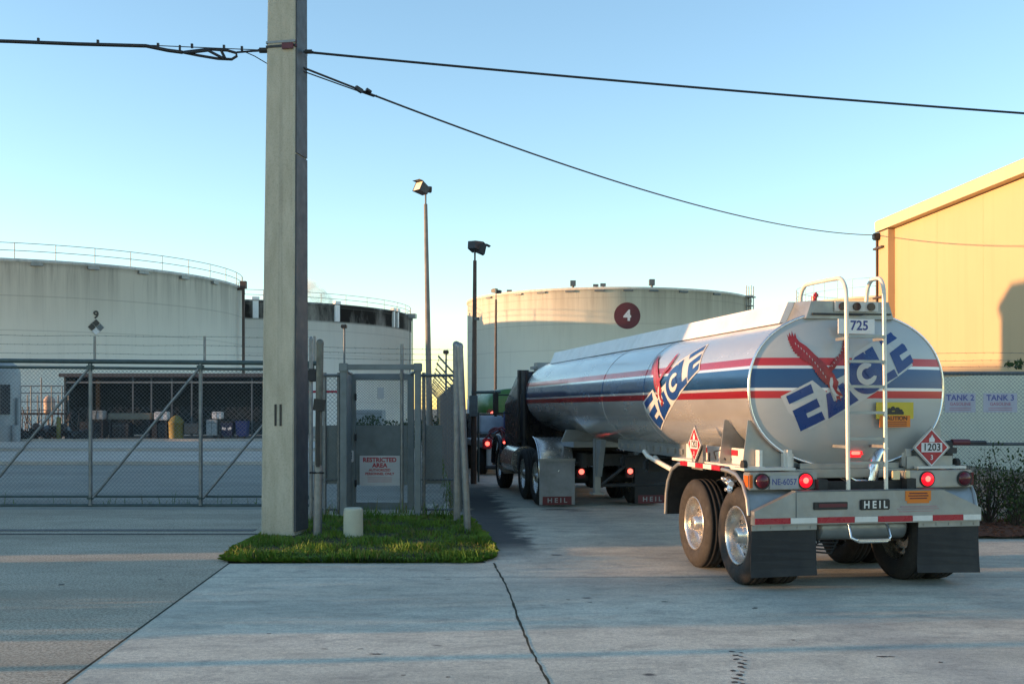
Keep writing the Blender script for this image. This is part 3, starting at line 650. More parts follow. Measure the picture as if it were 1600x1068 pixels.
b = MB(); b.bevbox((.03, -.03, 2.32), (.14, .10, .2), .02); b.cyl((-.32, 0, 2.28), (.1, 0, 2.33), .03, n=8); b.build('roller_bracket', M['dark_metal'], t)
post('upright galvanised end post, left of the leaning one', 'steel_post', 714, 812, 713, 540, .055, 17.0, M['galv'])
post('leaning galvanised brace post planted at the right end of the grass', 'steel_post', 731, 835, 718, 543, .052, 15.6, M['galv'])
# beige marker stub in the grass
M['stub'] = mat('beige_plastic_stub', (.46, .47, .36), .6, var=.08, scale=6, dirt=(.25, .25, .18), damt=.35)
b = MB(); b.lathe([(0, .135), (.38, .132), (.41, .126), (.425, .11), (.43, .01)], n=28); o = b.build('marker_post', M['stub']); o.location = (px_(552, 14.9), 14.9, .02)
tag(o, 'short round beige stub standing in the grass before the gate booth', 'bollard')

b = MB()
for (x0, y0, x1, y1, n_) in ((px_(498, 18.2), 18.2, px_(712, 18.2), 18.2, 260), (-1.0, 18.6, -3.0, 45, 420), (-11, 20.2, -3.6, 20.3, 90), (5.4, 16.6, 9, 16.75, 260)):
    for _ in range(n_):
        f = random.random(); x, y = x0 + (x1 - x0) * f + random.gauss(0, .07), y0 + (y1 - y0) * f + random.gauss(0, .08); h = random.uniform(.05, .24) * (.4 + abs(math.sin(f * 23))); a = random.uniform(0, 6.28); dx, dy = math.cos(a) * .008, math.sin(a) * .008; lx, ly = random.uniform(-.07, .07), random.uniform(-.07, .07)
        b.add([(x - dx, y - dy, 0), (x + dx, y + dy, 0), (x + lx * .5 + dx, y + ly * .5 + dy, h * .6), (x + lx, y + ly, h)], [(0, 1, 2), (0, 2, 3)], 1 if random.random() < .3 else 0)
tag(b.build('weeds', [M['grass'], M['grass_dry']], recalc=False), kind='stuff')
# ------------------------------------------------------------------ slatted fence along the drive
M['slat'] = mat('brown_fence_slat', (.085, .062, .048), .8, var=.35, scale=6, stretch=(3, 3, .3))
M['slat_tan_sunlit'] = mat('tan_sunlit_slat', (.30, .20, .09), .8, var=.3, scale=6, stretch=(3, 3, .3))
sf0, sf1 = Vector((-.95, 19.0, 0)), Vector((-4.0, 58, 0))
sf = empty('slatted_fence', 'brown slatted fence with barbed wire arms, running back along the drive', 'fence', sf0, math.atan2(sf1.y - sf0.y, sf1.x - sf0.x))
L = (sf1 - sf0).length
b = MB(); u = .05
while u < L:
    b.box((u, 0, 1.15 + random.uniform(-.02, .02)), (.085, .02, 2.26), mi=1 if 24 < u < 31 or random.random() < .06 else 0); u += .10  # the warm run stands in for sunlight on the slats; strays are random
b.build('slats', [M['slat'], M['slat_tan_sunlit']], sf)
b = MB(); b.cyl((0, -.03, 2.3), (L, -.03, 2.3), .03, n=8); b.build('top_rail', M['galv_dark'], sf)
u = 0
while u <= L:
    b = MB(); b.cyl((u, -.04, 0), (u, -.04, 2.36), .04, n=8); b.build('post', M['galv_dark'], sf)
    b = MB(); b.cyl((u, -.04, 2.3), (u, .34, 2.72), .018, n=6); b.build('barb_arm', M['galv_dark'], sf); u += 3.0
for sgn in (.34,): 
    for k_ in (.55, .95): b = MB(); barbed(b, (0, sgn * k_, 2.3 + .42 * k_), (L, sgn * k_, 2.3 + .42 * k_), .004, .5); b.build('barbed_wire', M['galv_dark'], sf)

# ------------------------------------------------------------------ lamp poles
def flood(mb, c, rot, s):
    Mx = rot.to_matrix(); c = Vector(c)
    def T(p): return c + Mx @ (Vector(p) * s)
    P = [T(p) for p in ((-.35, -.3, -.3), (.35, -.3, -.3), (.35, -.3, .3), (-.35, -.3, .3), (-.25, .35, -.2), (.25, .35, -.2), (.25, .35, .22), (-.25, .35, .22))]
    mb.add(P, [(0, 1, 5, 4), (1, 2, 6, 5), (2, 3, 7, 6), (3, 0, 4, 7), (4, 5, 6, 7)], 0)
    mb.add([T(p) for p in ((-.31, -.28, -.26), (.31, -.28, -.26), (.31, -.28, .26), (-.31, -.28, .26))], [(0, 1, 2, 3)], 1)
    mb.add([T(p) for p in ((-.36, -.3, .3), (.36, -.3, .3), (.36, -.55, .24), (-.36, -.55, .24))], [(0, 1, 2, 3)], 0)
M['lamp_face'] = paint('lamp_reflector', (.75, .66, .5), .25)
def lamp_pole(label, Y, pxb, pxt, pyt, r0, r1, m, heads, neck):
    t = empty('lamp_pole', label, 'lamp pole', (px_(pxb, Y), Y, 0), 0, 'floodlight poles of the depot'); q = px_(pxb, Y); zt_ = zpix(pyt, Y); xt = px_(pxt, Y) - q
    b = MB(); b.cyl((0, 0, 0), (xt, 0, zt_ - neck), r0, r1, 12); b.build('pole', m, t)
    b = MB(); b.cyl((xt, 0, zt_ - neck - .02), (xt, 0, zt_), r1 * .5, n=8); b.build('bracket', M['galv_dark'], t)
    for c, rot, s in heads: b = MB(); flood(b, Vector((xt, 0, zt_)) + Vector(c), Euler(rot), s); b.build('floodlight', [M['dark_metal'], M['lamp_face']], t)
    return t
lamp_pole('tall grey floodlight pole, its lamp turned left, behind the gate booth', 45, 672, 665, 300, .145, .075, mat('grey_concrete_mast', (.22, .20, .175), .8, var=.2, scale=3), [((-.16, -.1, .12), (R(-25), 0, R(-50)), .72), ((.1, .15, .14), (R(-10), 0, R(200)), .45)], .5)
t = lamp_pole('brown floodlight pole with two dark square lamps beside the drive', 26, 740, 742, 390, .075, .045, M['brown_pole'], [((-.0, -.05, .08), (R(5), 0, R(150)), .42), ((.12, .02, .03), (R(12), 0, R(100)), .42)], .26)
b = MB(); b.bevbox((.0, -.10, zpix(634, 26)), (.2, .16, .5), .01); b.build('control_box', M['galv_dark'], t)
b = MB(); b.bevbox((.08, -.05, zpix(498, 26)), (.12, .08, .07), .01); b.build('sensor', M['galv_dark'], t)
b = MB(); b.cyl((-.05, -.02, zpix(613, 26)), (.65, -.02, zpix(612, 26)), .035, n=8); b.cyl((.12, -.05, .05), (.12, -.05, 1.7), .025, n=6); b.build('cross_arm', M['green_steel'], t)
lamp_pole('thin rusty lamp pole with small head standing before tank 4', 70, 774, 775, 458, .10, .07, M['brown_pole'], [((-.1, 0, .15), (0, 0, R(60)), .5), ((.2, 0, .1), (0, 0, R(250)), .4)], .4)
for label, Y, p, pt_, m in (('short thin yard lamp post showing above the gate booth', 60, 538, 510, M['galv_dark']), ('slender yard lamp post between the booth and the slatted fence', 60, 697, 550, M['galv_dark'])):
    t = empty('yard_lamp', label, 'lamp post', (px_(p, Y), Y, 0), 0, 'thin yard lamps'); b = MB(); b.cyl((0, 0, 0), (0, 0, zpix(pt_, Y)), .07, .05, 8); b.build('pole', m, t); b = MB(); b.bevbox((0, -.1, zpix(pt_, Y)), (.3, .4, .2), .03); b.build('lamp_head', M['black'], t)

# ------------------------------------------------------------------ open shed and its contents at the far side of the yard
YS = 67.0
def X(p, Y=YS): return (p - 800) / F * Y
sh = empty('open_shed', 'long dark open fronted shed below the white tanks across the yard', 'shed', (X(100), YS, 0)); q = X(100); W_ = X(462) - q; zr = zpix(586, YS)
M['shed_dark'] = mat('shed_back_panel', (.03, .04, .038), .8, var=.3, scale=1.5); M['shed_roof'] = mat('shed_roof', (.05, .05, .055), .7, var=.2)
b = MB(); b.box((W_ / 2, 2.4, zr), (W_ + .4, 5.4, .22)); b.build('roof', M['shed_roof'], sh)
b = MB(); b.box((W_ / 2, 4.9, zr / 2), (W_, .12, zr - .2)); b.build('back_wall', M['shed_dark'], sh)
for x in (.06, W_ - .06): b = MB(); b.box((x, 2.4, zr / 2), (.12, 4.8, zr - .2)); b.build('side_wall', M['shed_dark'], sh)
b = MB(); b.box((W_ / 2, .05, zpix(597, YS)), (W_, .08, .10)); b.build('front_beam', M['galv'], sh)
for p in (140, 207, 236, 268, 299, 315, 393, 440): b = MB(); b.box((X(p) - q, .1, zr / 2), (.09, .09, zr - .2)); b.build('post', M['galv_dark'], sh)
b = MB(); chainlink(b, (0, .2, 0), (W_, .2, 0), .05, 1.9, .35, .012); b.build('mesh', M['wire'], sh)
M['panel_grey'] = mat('faded_grey_panel', (.28, .31, .32), .6, var=.15)
def thing_box(name, label, cat, p0, p1, py0, py1, Y, dep, m, grp=None, legs=True, doors=True):
    t = empty(name, label, cat, (X((p0 + p1) / 2, Y), Y, 0), 0, grp); w_ = X(p1, Y) - X(p0, Y); za, zb_ = max(.05, zpix(py1, Y)), zpix(py0, Y)
    b = MB(); b.bevbox((0, 0, (za + zb_) / 2), (w_, dep, zb_ - za), .04); b.build('case', m, t)
    if doors:
        b = MB(); b.box((0, -dep / 2 - .005, za + (zb_ - za) * .5), (.02, .02, (zb_ - za) * .9)); b.box((0, -dep / 2 - .008, za + (zb_ - za) * .8), (w_ * .92, .02, .03)); b.build('door_seam', M['galv_dark'], t)
    if legs and za > .1:
        for sx in (-1, 1): b = MB(); b.box((sx * (w_ / 2 - .1), 0, za / 2), (.1, dep * .8, za)); b.build('leg', M['dark_metal'], t)

    return t
YF = 66.0
thing_box('cabinet', 'pale grey cabinet on a stand, leftmost in the open shed', 'cabinet', 143, 164, 641, 655, YF, .6, M['panel_grey'])
thing_box('cabinet', 'white cabinet on a stand, in the middle of the open shed', 'cabinet', 243, 264, 643, 656, YF, .6, M['sign_white'])
thing_box('work_bench', 'long pale bench with legs inside the open shed', 'bench', 172, 238, 645, 655, YF + .4, .8, mat('bench_top', (.17, .17, .13), .7), doors=False)
thing_box('machine', 'dark box machine under the leftmost shed cabinet', 'machine', 128, 166, 658, 682, YF + .5, .8, M['dark_metal']); thing_box('machine', 'dark box machine under the long shed bench', 'machine', 178, 205, 660, 682, YF + .3, .8, M['black'])
thing_box('machine', 'dark box machine beside the yellow spill drum', 'machine', 240, 264, 660, 683, YF + .3, .8, M['dark_metal'])
t = empty('spill_drum', 'yellow spill drum with domed lid standing before the open shed', 'drum', (X(277, YF), YF - .2, 0)); b = MB(); b.lathe([(0, .42), (.9, .45), (.93, .47), (1.0, .47), (1.02, .43), (1.25, .30), (1.4, .05)], n=20); b.build('drum_body', M['old_yellow'], t)
thing_box('crate', 'brown wooden crate right of the yellow spill drum', 'crate', 290, 312, 661, 677, YF, .7, mat('crate_wood', (.15, .12, .10), .8), legs=False)
thing_box('box_stack', 'stack of white plastic boxes before the shed, right of the gate post', 'boxes', 324, 341, 655, 680, YF, .6, M['panel_grey'], legs=False); thing_box('white_box', 'single white box on top of the plastic box stack', 'box', 333, 348, 643, 654, YF + .1, .6, M['sign_white'])
for i, (p0, p1, lb) in enumerate(((347, 366, 'dark blue waste bin with white mark, left one of the pair'), (370, 388, 'brighter blue waste bin with lid, right one of the pair'))):
    t = empty('waste_bin', lb, 'bin', (X((p0 + p1) / 2, YF), YF, 0), 0, 'blue bins before the shed'); w_ = X(p1, YF) - X(p0, YF)
    b = MB(); P = []; 
    for z, f in ((.12, .82), (.95, 1)): P += [(sx * w_ / 2 * f, sy * .36 * f, z) for sx, sy in ((-1, -1), (1, -1), (1, 1), (-1, 1))]
    b.add(P, [(0, 1, 5, 4), (1, 2, 6, 5), (2, 3, 7, 6), (3, 0, 4, 7), (3, 2, 1, 0)]); b.build('bin_body', M['blue_paint'] if i else mat('navy_plastic', (.012, .02, .06), .5), t)
    b = MB(); b.bevbox((0, 0, 1.0), (w_ * 1.06, .8, .1), .03); b.build('lid', M['blue_paint'] if i else M['black'], t)
    b = MB(); b.cyl((-w_ * .35, -.3, .1), (-w_ * .35 + .06, -.3, .1), .1, n=10); b.cyl((w_ * .35, -.3, .1), (w_ * .35 - .06, -.3, .1), .1, n=10); b.build('wheels', M['black'], t)
    if not i: b = MB(); b.box((-.16, -.38, .6), (.22, .02, .14), Euler((0, .3, 0))); b.box((.18, -.38, .6), (.22, .02, .14), Euler((0, -.3, 0))); b.build('white_mark', M['sign_white'], t)
# far left clutter
t = empty('vertical_tank', 'pale upright cylinder tank at the far left behind the gate', 'tank', (X(3, 60), 60, 0)); b = MB(); b.lathe([(0, .95), (3.8, .95), (4.2, .75), (4.45, .35), (4.5, .01)], n=28); b.build('shell', mat('pale_grey_shell', (.28, .30, .30), .5, var=.1), t)
b = MB(); b.box((.55, -.80, 2.3), (.5, .1, 1.6), Euler((0, 0, .5))); b.build('hatch', M['dark_metal'], t)
b = MB(); b.cyl((1.05, -.3, 0), (1.05, -.3, 2.4), .1, n=8); b.cyl((1.0, -.5, .0), (1.0, -.5, .9), .22, n=10); b.build('pipe', M['panel_grey'], t)
t = empty('pipe_platform', 'dark railed pipe platform left of the open shed', 'platform', (X(62, 63), 63, 0))
b = MB()
for x in (-1.1, -.5, .1, .7, 1.3): b.cyl((x, 0, .2), (x, 0, 3.1 if x != .1 else 3.6), .035, n=6); b.cyl((x, .9, .2), (x, .9, 2.6), .035, n=6)
for z in (1.7, 2.2, 2.7, 3.1): b.cyl((-1.2, 0, z), (1.5, 0, z), .03, n=6)
b.build('railing', M['galv_dark'], t)
b = MB(); b.box((.1, .5, 1.5), (2.8, 1.2, .12)); b.build('deck', M['dark_metal'], t)
b = MB(); b.lathe([(1.56, .3), (2.3, .32), (2.5, .2), (2.55, .02)], (.35, .5, 0), n=16); b.build('vessel', mat('pinkish_vessel', (.45, .33, .27), .6), t)
b = MB()
for i in range(70):
    x, y = random.uniform(-1.5, 2.6), random.uniform(-.7, .7); h = random.uniform(.3, 1.5) * (1 - abs(x - .5) / 4)
    b.box((x, y, h * .6), (random.uniform(.1, .7), random.uniform(.1, .4), random.uniform(.06, .4)), Euler((random.uniform(-.6, .6), random.uniform(-.6, .6), random.uniform(0, 3))), mi=random.choice((0, 0, 0, 1, 2)))
for i in range(30):
    x = random.uniform(-1.5, 2.6); b.cyl((x, -.2, .1), (x + random.uniform(-.8, .8), random.uniform(-.5, .5), random.uniform(.8, 1.9)), .025, n=5, mi=1)
o = b.build('scrap_heap', [M['under'], M['brown_pole'], M['galv_dark']]); o.location = (X(80, 62), 61.5, 0); tag(o, 'dark heap of scrap metal and pipes left of the shed', 'scrap heap')
for p, lb in ((27, 'yellow guard post beside the pale upright tank'), (114, 'yellow guard post at the left corner of the open shed')):
    t = empty('guard_post', lb, 'bollard', (X(p, 63), 61.0, 0), 0, 'yellow guard posts in the yard'); b = MB(); b.lathe([(0, .12), (1.25, .12), (1.32, .08), (1.34, .01)], n=14); b.build('pipe', M['old_yellow'], t)
# low things seen through the pedestrian gate
b = MB()
for k_ in range(5): leafy(b, (k_ * .9 - 1.8, 0, .75 + .15 * math.sin(k_ * 2)), (.75, .6, .65), 500, .16)
o = b.build('hedge', M['leaf'], recalc=False); o.location = (X(612, 48), 48, 0); tag(o, 'low dark hedge seen through the gate booth door', 'hedge')
t = empty('pipe_barrier', 'red and white pipe barrier behind the narrow left fence strip', 'barrier', (X(512, 40), 40, 0)); b = MB(); b.cyl((-.7, 0, 2.42), (1.0, 0, 2.42), .045, n=8); b.build('rail', M['dark_red'], t); b = MB(); b.cyl((-.6, 0, 0), (-.6, 0, 2.4), .05, n=8); b.cyl((.9, 0, 0), (.9, 0, 2.4), .05, n=8); b.build('leg', M['white'], t)
t = thing_box('pump_house', 'small grey pump house seen low through the gate booth door', 'pump house', 556, 600, 640, 668, 72, 2.0, M['panel_grey'], legs=False)

# ------------------------------------------------------------------ right fence, signs, shrubs
YR = 17.0
rf = empty('chain_link_fence', 'long chain link fence with tank signs, right of the tanker', 'fence', (5.2, YR, 0)); zf = zpix(583, YR); LR = 6.5
b = MB(); chainlink(b, (0, 0, 0), (LR, 0, 0), .05, zf, .062, .0030); b.build('mesh', M['wire'], rf)
b = MB(); b.cyl((0, .03, zf), (LR, .03, zf), .028, n=8); b.build('top_rail', M['galv_dark'], rf)
b = MB(); b.cyl((0, .03, zpix(693, YR)), (LR, .03, zpix(694, YR)), .024, n=8); b.build('middle_rail', M['galv_dark'], rf)
for x in (0, 3.05, 6.1): b = MB(); b.cyl((x, .04, 0), (x, .04, zf + .02), .035, n=8); b.cyl((x, .04, zf), (x, -.2, zf + .36), .018, n=6); b.build('post', M['galv_dark'], rf)
for i, (dy, dz) in enumerate(((-.0, .11), (-.1, .2), (-.18, .31))): b = MB(); barbed(b, (0, dy, zf + dz), (LR, dy, zf + dz + .02), .0035); b.build('barbed_wire', M['galv_dark'], rf)
for p0, p1, num, lb in ((1475, 1523, '2', 'white TANK 2 sign on the right fence, next to the tanker'), (1535, 1588, '3', 'white TANK 3 sign on the right fence, at the edge')):
    t = empty('tank_sign', lb, 'sign', (px_((p0 + p1) / 2, YR), YR - .03, 0), 0, 'tank signs on the right fence'); zc = zpix(629, YR); w_ = px_(p1, YR) - px_(p0, YR); h_ = .30
    b = MB(); b.bevbox((0, 0, zc), (w_, .008, h_), .003); bd = b.build('board', M['lilac'], t)
    b = MB(); put_text(b, 'TANK ' + num, .125, (0, -.006, zc + .075), (1, 0, 0), (0, 0, 1), 0, .003); put_text(b, 'GASOLINE', .07, (0, -.006, zc - .02), (1, 0, 0), (0, 0, 1), 1, .001)
    for dz in (-.08, -.11): b.box((0, -.005, zc + dz), (w_ * .7, .002, .008), mi=1)
    b.build('lettering', [M['lilac_blue'], M['lilac_red']], bd)
def shrub(label, x, y, h, n, leaves, grp):
    t = empty('shrub', label, 'shrub', (x, y, .03), 0, grp); b = MB(); tips = []
    for _ in range(n):
        a = random.uniform(0, 6.28); l = random.uniform(.5, 1) * h; p = [Vector((0, 0, 0))]; d = Vector((math.cos(a) * .45, math.sin(a) * .45, 1)).normalized()
        for k_ in range(5): d = (d + Vector((random.uniform(-.3, .3), random.uniform(-.3, .3), .05))).normalized(); p.append(p[-1] + d * l / 5)
        b.tube(p, [.010, .009, .007, .006, .004, .002], 4); tips += p[2:]
        for k_ in (2, 3, 4):
            e = p[k_] + Vector((random.uniform(-1, 1), random.uniform(-1, 1), random.uniform(.2, 1))) * .22; b.tube([p[k_], e], [.005, .002], 4); tips.append(e)
    b.build('branches', M['twig'], t)
    b = MB()
    for _ in range(leaves):
        p = random.choice(tips) + Vector((random.gauss(0, .07), random.gauss(0, .07), random.gauss(0, .07))); qm = Euler((random.uniform(0, 6), random.uniform(0, 6), random.uniform(0, 6))).to_matrix(); s_ = random.uniform(.04, .075)
        b.add([p + qm @ Vector(v) * s_ for v in ((-.5, 0, 0), (0, -.25, .06), (.5, 0, 0), (0, .25, .06))], [(0, 1, 2, 3)])
    b.build('leaves', M['leaf'], t, recalc=False)
for lb, x, y, h, n, lv_ in (('bare twiggy shrub just right of the tanker bumper', 6.75, 16.3, 1.05, 22, 160), ('half bare shrub between the bare twigs and the leafy bush', 7.2, 16.45, 1.25, 24, 420), ('leafy green bush at the right edge by the fence', 7.75, 16.4, 1.35, 26, 1500), ('low scrappy shrub at the foot of the right fence, nearest the drive', 7.35, 15.9, .75, 16, 380), ('leafy green bush beyond the right edge of the picture', 8.5, 16.3, 1.4, 24, 1300)):
    shrub(lb, x, y, h, n, lv_, 'shrubs along the right fence')
b = MB(); b.tube([(8.55, 17.3, 2.5), (8.2, 17.2, 2.55), (7.95, 17.2, 2.52)], [.02, .012, .004], 5); leafy(b, (7.98, 17.2, 2.5), (.2, .12, .07), 30, .1)
b.tube([(8.55, 17.3, 2.5), (8.7, 17.5, 1.2), (8.7, 17.5, 0)], .025, 5)
tag(b.build('sapling', M['leaf'], recalc=False), 'thin sapling reaching a leafy twig over the right fence', 'sapling')

# ------------------------------------------------------------------ the tank trailer
HD = R(11.15); TC = Vector((3.553, 10.788, 0))
TR = empty('tank_trailer', 'polished tank trailer with red and blue bands and eagle lettering, rear toward us', 'trailer', TC, HD)
A_, B_, CZ = 1.08, .795, 2.0
def prof(n=72, a=A_, b_=B_, e=2.25, cz=CZ):
    P = []
    for i in range(n):
        t = 2 * math.pi * i / n; c, s_ = math.cos(t), math.sin(t)
        P.append((a * math.copysign(abs(c) ** (2 / e), c), cz + b_ * math.copysign(abs(s_) ** (2 / e), s_)))
    return P
n = 72; b = MB(); P = []; ys = [(.45, 1, 1), (.47, 1, 1), (2, 1, 1), (4, 1, 1), (5.5, 1, 1), (7.7, 1, 1), (7.9, .998, 1), (8.2, .985, .95), (8.4, .98, .93), (11.4, .98, .93), (11.7, .955, .90), (11.88, .85, .8), (11.97, .6, .55), (12.0, .02, .02)]
for y, fa, fb in ys:
    top = CZ + B_
    for x, z in prof(n): P.append((x * fa, y, top - (top - z) * fb if fb > .89 else CZ + .05 + (z - CZ) * fb))
b.add(P, [(j * n + i, j * n + (i + 1) % n, (j + 1) * n + (i + 1) % n, (j + 1) * n + i) for j in range(len(ys) - 1) for i in range(n)], 0, True)
shell = b.build('tank_shell', M['tank'], TR)
def dish(x, z):                                              # depth of the rear head behind the rim
    r = min(1, math.hypot(x / A_, (z - CZ) / B_)); return .45 - .16 * (1 - r ** 2.4)
b = MB(); P = []; fr_ = (1, .97, .92, .84, .7, .5, .28, .03)
for f in fr_:
    for x, z in prof(n): xx, zz = x * f, CZ + (z - CZ) * f; P.append((xx, .45 - .16 * (1 - f ** 2.4), zz))
b.add(P, [(j * n + i, j * n + (i + 1) % n, (j + 1) * n + (i + 1) % n, (j + 1) * n + i) for j in range(len(fr_) - 1) for i in range(n)], 0, True)
head = b.build('tank_head', M['head'], TR)
b = MB(); pts = [(x * 1.006, .455, CZ + (z - CZ) * 1.008) for x, z in prof(n)]; b.tube(pts + [pts[0], pts[1]], .016, 8); b.build('head_rim', M['alu_bright'], TR)
for yy in (3.9, 5.9):
    b = MB(); pts = [(x * 1.001, yy, CZ + (z - CZ) * 1.001) for x, z in prof(n)]; b.tube(pts + [pts[0], pts[1]], .005, 6); b.build('weld_seam', M['tank'], shell)

# eagle lettering: outlines in a flat drawing, laid on the head and on the left side
def grid_cut(polys, step=45):
    bm = bmesh.new()
    for poly in polys:
        vs_ = [bm.verts.new((x, y, 0)) for x, y in poly]
        for t in tessellate_polygon([[Vector((x, y, 0)) for x, y in poly]]):
            try: bm.faces.new([vs_[i] for i in t])
            except ValueError: pass
    for ax in (0, 1):
        for c in range(0, 1500, step):
            no = Vector((1, 0, 0)) if ax == 0 else Vector((0, 1, 0)); co = no * c
            bmesh.ops.bisect_plane(bm, geom=bm.verts[:] + bm.edges[:] + bm.faces[:], plane_co=co, plane_no=no, dist=1e-4)
    bm.verts.index_update(); V = [v.co.copy() for v in bm.verts]; Fs = [[v.index for v in f.verts] for f in bm.faces]; bm.free(); return V, Fs
def circ(cx, cy, r, n=28, a0=0, a1=360): return [(cx + r * math.cos(R(a0 + (a1 - a0) * i / n)), cy + r * math.sin(R(a0 + (a1 - a0) * i / n))) for i in range(n + (0 if a1 - a0 == 360 else 1))]
BACK = [[(228, 606), (458, 488), (565, 575), (600, 500), (720, 440), (790, 285), (1040, 150), (1165, 78), (1312, 352), (1010, 540), (800, 665), (372, 884)]]
BLUE = [[(265, 605), (445, 515), (467, 578), (290, 662)], [(315, 710), (490, 620), (517, 680), (415, 730), (430, 762), (530, 715), (560, 772), (385, 860)],
        [(560, 590), (592, 572), (622, 642), (690, 610), (648, 530), (690, 503), (770, 590), (815, 632), (585, 768)],
        circ(880, 440, 148, 30, 20, 285) + [(935, 395)], [(785, 322), (862, 278), (885, 325), (800, 345)], [(872, 275), (940, 235), (1040, 440), (1112, 402), (1140, 455), (1000, 522)],
        [(1000, 192), (1155, 102), (1185, 160), (1030, 242)], [(1080, 285), (1215, 200), (1245, 260), (1165, 300), (1185, 340), (1265, 290), (1290, 345), (1145, 440)]]
CUT = [circ(880, 440, 82, 24, 10, 300) + circ(880, 440, 40, 24, 300, 10)]
def serr(pts, amp, k=3):                                     # a feathered edge: notches along a run of points
    r = []
    for (x0, y0), (x1, y1) in zip(pts, pts[1:]):
        l = math.hypot(x1 - x0, y1 - y0); nx, ny = (y1 - y0) / l, -(x1 - x0) / l
        for i in range(k): f = i / k; r += [(x0 + (x1 - x0) * f - nx * amp, y0 + (y1 - y0) * f - ny * amp), (x0 + (x1 - x0) * (f + .55 / k) + nx * amp, y0 + (y1 - y0) * (f + .55 / k) + ny * amp)]
    return r + [pts[-1]]
RED = [[(356, 138), (362, 180), (378, 205), (425, 238), (485, 302), (538, 352), (588, 406), (626, 452), (640, 498), (600, 520)] + serr([(562, 522), (522, 484), (488, 440), (444, 368), (384, 335), (332, 284), (308, 226), (300, 188)], 5) + [(296, 150), (308, 172), (314, 132), (325, 168), (334, 124), (343, 168)],
       [(744, 160), (754, 200), (750, 262), (722, 314), (662, 356), (630, 398), (600, 425)] + serr([(580, 402), (618, 345), (680, 290), (703, 230), (714, 185)], 5) + [(718, 160), (726, 185), (733, 155)],
       [(560, 480), (600, 462), (632, 470), (655, 500), (640, 560), (668, 578), (692, 604), (662, 600), (676, 640), (650, 618), (640, 650), (622, 600), (598, 560), (572, 530)]]
WHITE = [[(590, 470), (606, 466), (612, 500), (606, 535), (636, 585), (660, 600), (634, 602), (640, 640), (612, 596), (590, 552), (583, 510)]]
for x0, y0, x1, y1, n_, l_, dx, dy in ((335, 205, 560, 470, 12, 26, .35, .94), (600, 400, 735, 215, 8, 20, -.5, -.86)):
    for i in range(n_):
        f = (i + .5) / n_; cx_, cy_ = x0 + (x1 - x0) * f, y0 + (y1 - y0) * f - 18 * math.sin(math.pi * f) * (1 if n_ == 12 else 0)
        WHITE.append([(cx_, cy_), (cx_ + 4, cy_ - 2), (cx_ + dx * l_ * .6 + 2, cy_ + dy * l_ * .6), (cx_ + dx * l_ * .6 - 2, cy_ + dy * l_ * .6 + 1)])
side_tab = []                                                # arc length up the left side, from the widest point
Np = 400; pr = [(-A_ * abs(math.cos(t)) ** (2 / 2.25), CZ + B_ * math.copysign(abs(math.sin(t)) ** (2 / 2.25), math.sin(t))) for t in [(-.5 + i / Np) * math.pi for i in range(Np + 1)]]
acc = 0; arcs_ = [0]
for i in range(1, Np + 1): acc += math.dist(pr[i], pr[i - 1]); arcs_.append(acc)
mid = arcs_[Np // 2]; arcs_ = [a - mid for a in arcs_]
def side_pt(v):
    i = max(0, min(Np - 1, next((k for k, a in enumerate(arcs_) if a > v), Np) - 1)); f = (v - arcs_[i]) / (arcs_[i + 1] - arcs_[i]); x = pr[i][0] + (pr[i + 1][0] - pr[i][0]) * f; z = pr[i][1] + (pr[i + 1][1] - pr[i][1]) * f
    tx, tz = pr[i + 1][0] - pr[i][0], pr[i + 1][1] - pr[i][1]; l = math.hypot(tx, tz); return x, z, -tz / l, tx / l
def on_head(V, off): 
    r = []
    for v in V:
        x, z = (v.x - 760) * .00139 - .045, 2.07 - (v.y - 500) * .00139; r.append((x, dish(x, z) - off, z))
    return r
def on_side(V, off):
    r = []
    for v in V:
        y = 2.95 - (v.x - 760) * .00185; x, z, nx, nz = side_pt(-(v.y - 500) * .00145 + .03); r.append((x + nx * off, y, z + nz * off))
    return r
for par, fn in ((head, on_head), (shell, on_side)):
    for nm, polys, m, off in (('letter_backing', BACK, M['decal_white'], .004), ('eagle_lettering', BLUE, M['blue'], .007), ('letter_cutout', CUT, M['decal_white'], .010), ('eagle_emblem', RED, M['red'], .012), ('eagle_feathers', WHITE, M['decal_white'], .015)):
        b = MB()
        for poly in polys: V, Fs = grid_cut([poly]); b.add(fn(V, off), Fs)
        if nm == 'letter_cutout': V, Fs = grid_cut([[(862, 420), (905, 385), (945, 445), (905, 475)]]); b.add(fn(V, off + .003), Fs, 1)
        b.build(nm, [m, M['blue']], par, recalc=False)

# top: spill rails, rear light box, manholes
zt_ = CZ + B_
for sx in (-1, 1):
    b = MB(); b.prism([(sx * .40, .75, zt_ - .06), (sx * .62, .75, zt_ - .10), (sx * .52, .75, zt_ + .125), (sx * .40, .75, zt_ + .125)], (0, 10.55, 0)); b.prism([(sx * .40, 11.3, zt_ - .08), (sx * .62, 11.3, zt_ - .12), (sx * .52, 11.3, zt_ + .125), (sx * .40, 11.3, zt_ + .125)], (0, .01, 0))
    b.build('spill_rail', M['white'], TR)
for yy in (2.2, 4.4, 6.6, 8.8, 10.5): b = MB(); b.lathe([(0, .3), (.12, .3), (.14, .24), (.17, .05)], (0, yy, zt_ - .06), n=20); b.build('manhole', M['alu'], TR)
b = MB(); P = [(-.49, .40, 2.72), (.49, .40, 2.72), (.43, .40, 2.90), (-.43, .40, 2.90), (-.56, .85, 2.70), (.56, .85, 2.70), (.45, .85, 2.925), (-.45, .85, 2.925)]
b.add(P, [(0, 1, 2, 3), (4, 7, 6, 5), (0, 4, 5, 1), (3, 2, 6, 7), (0, 3, 7, 4), (1, 5, 6, 2)]); lb_ = b.build('light_box', M['alu'], TR)
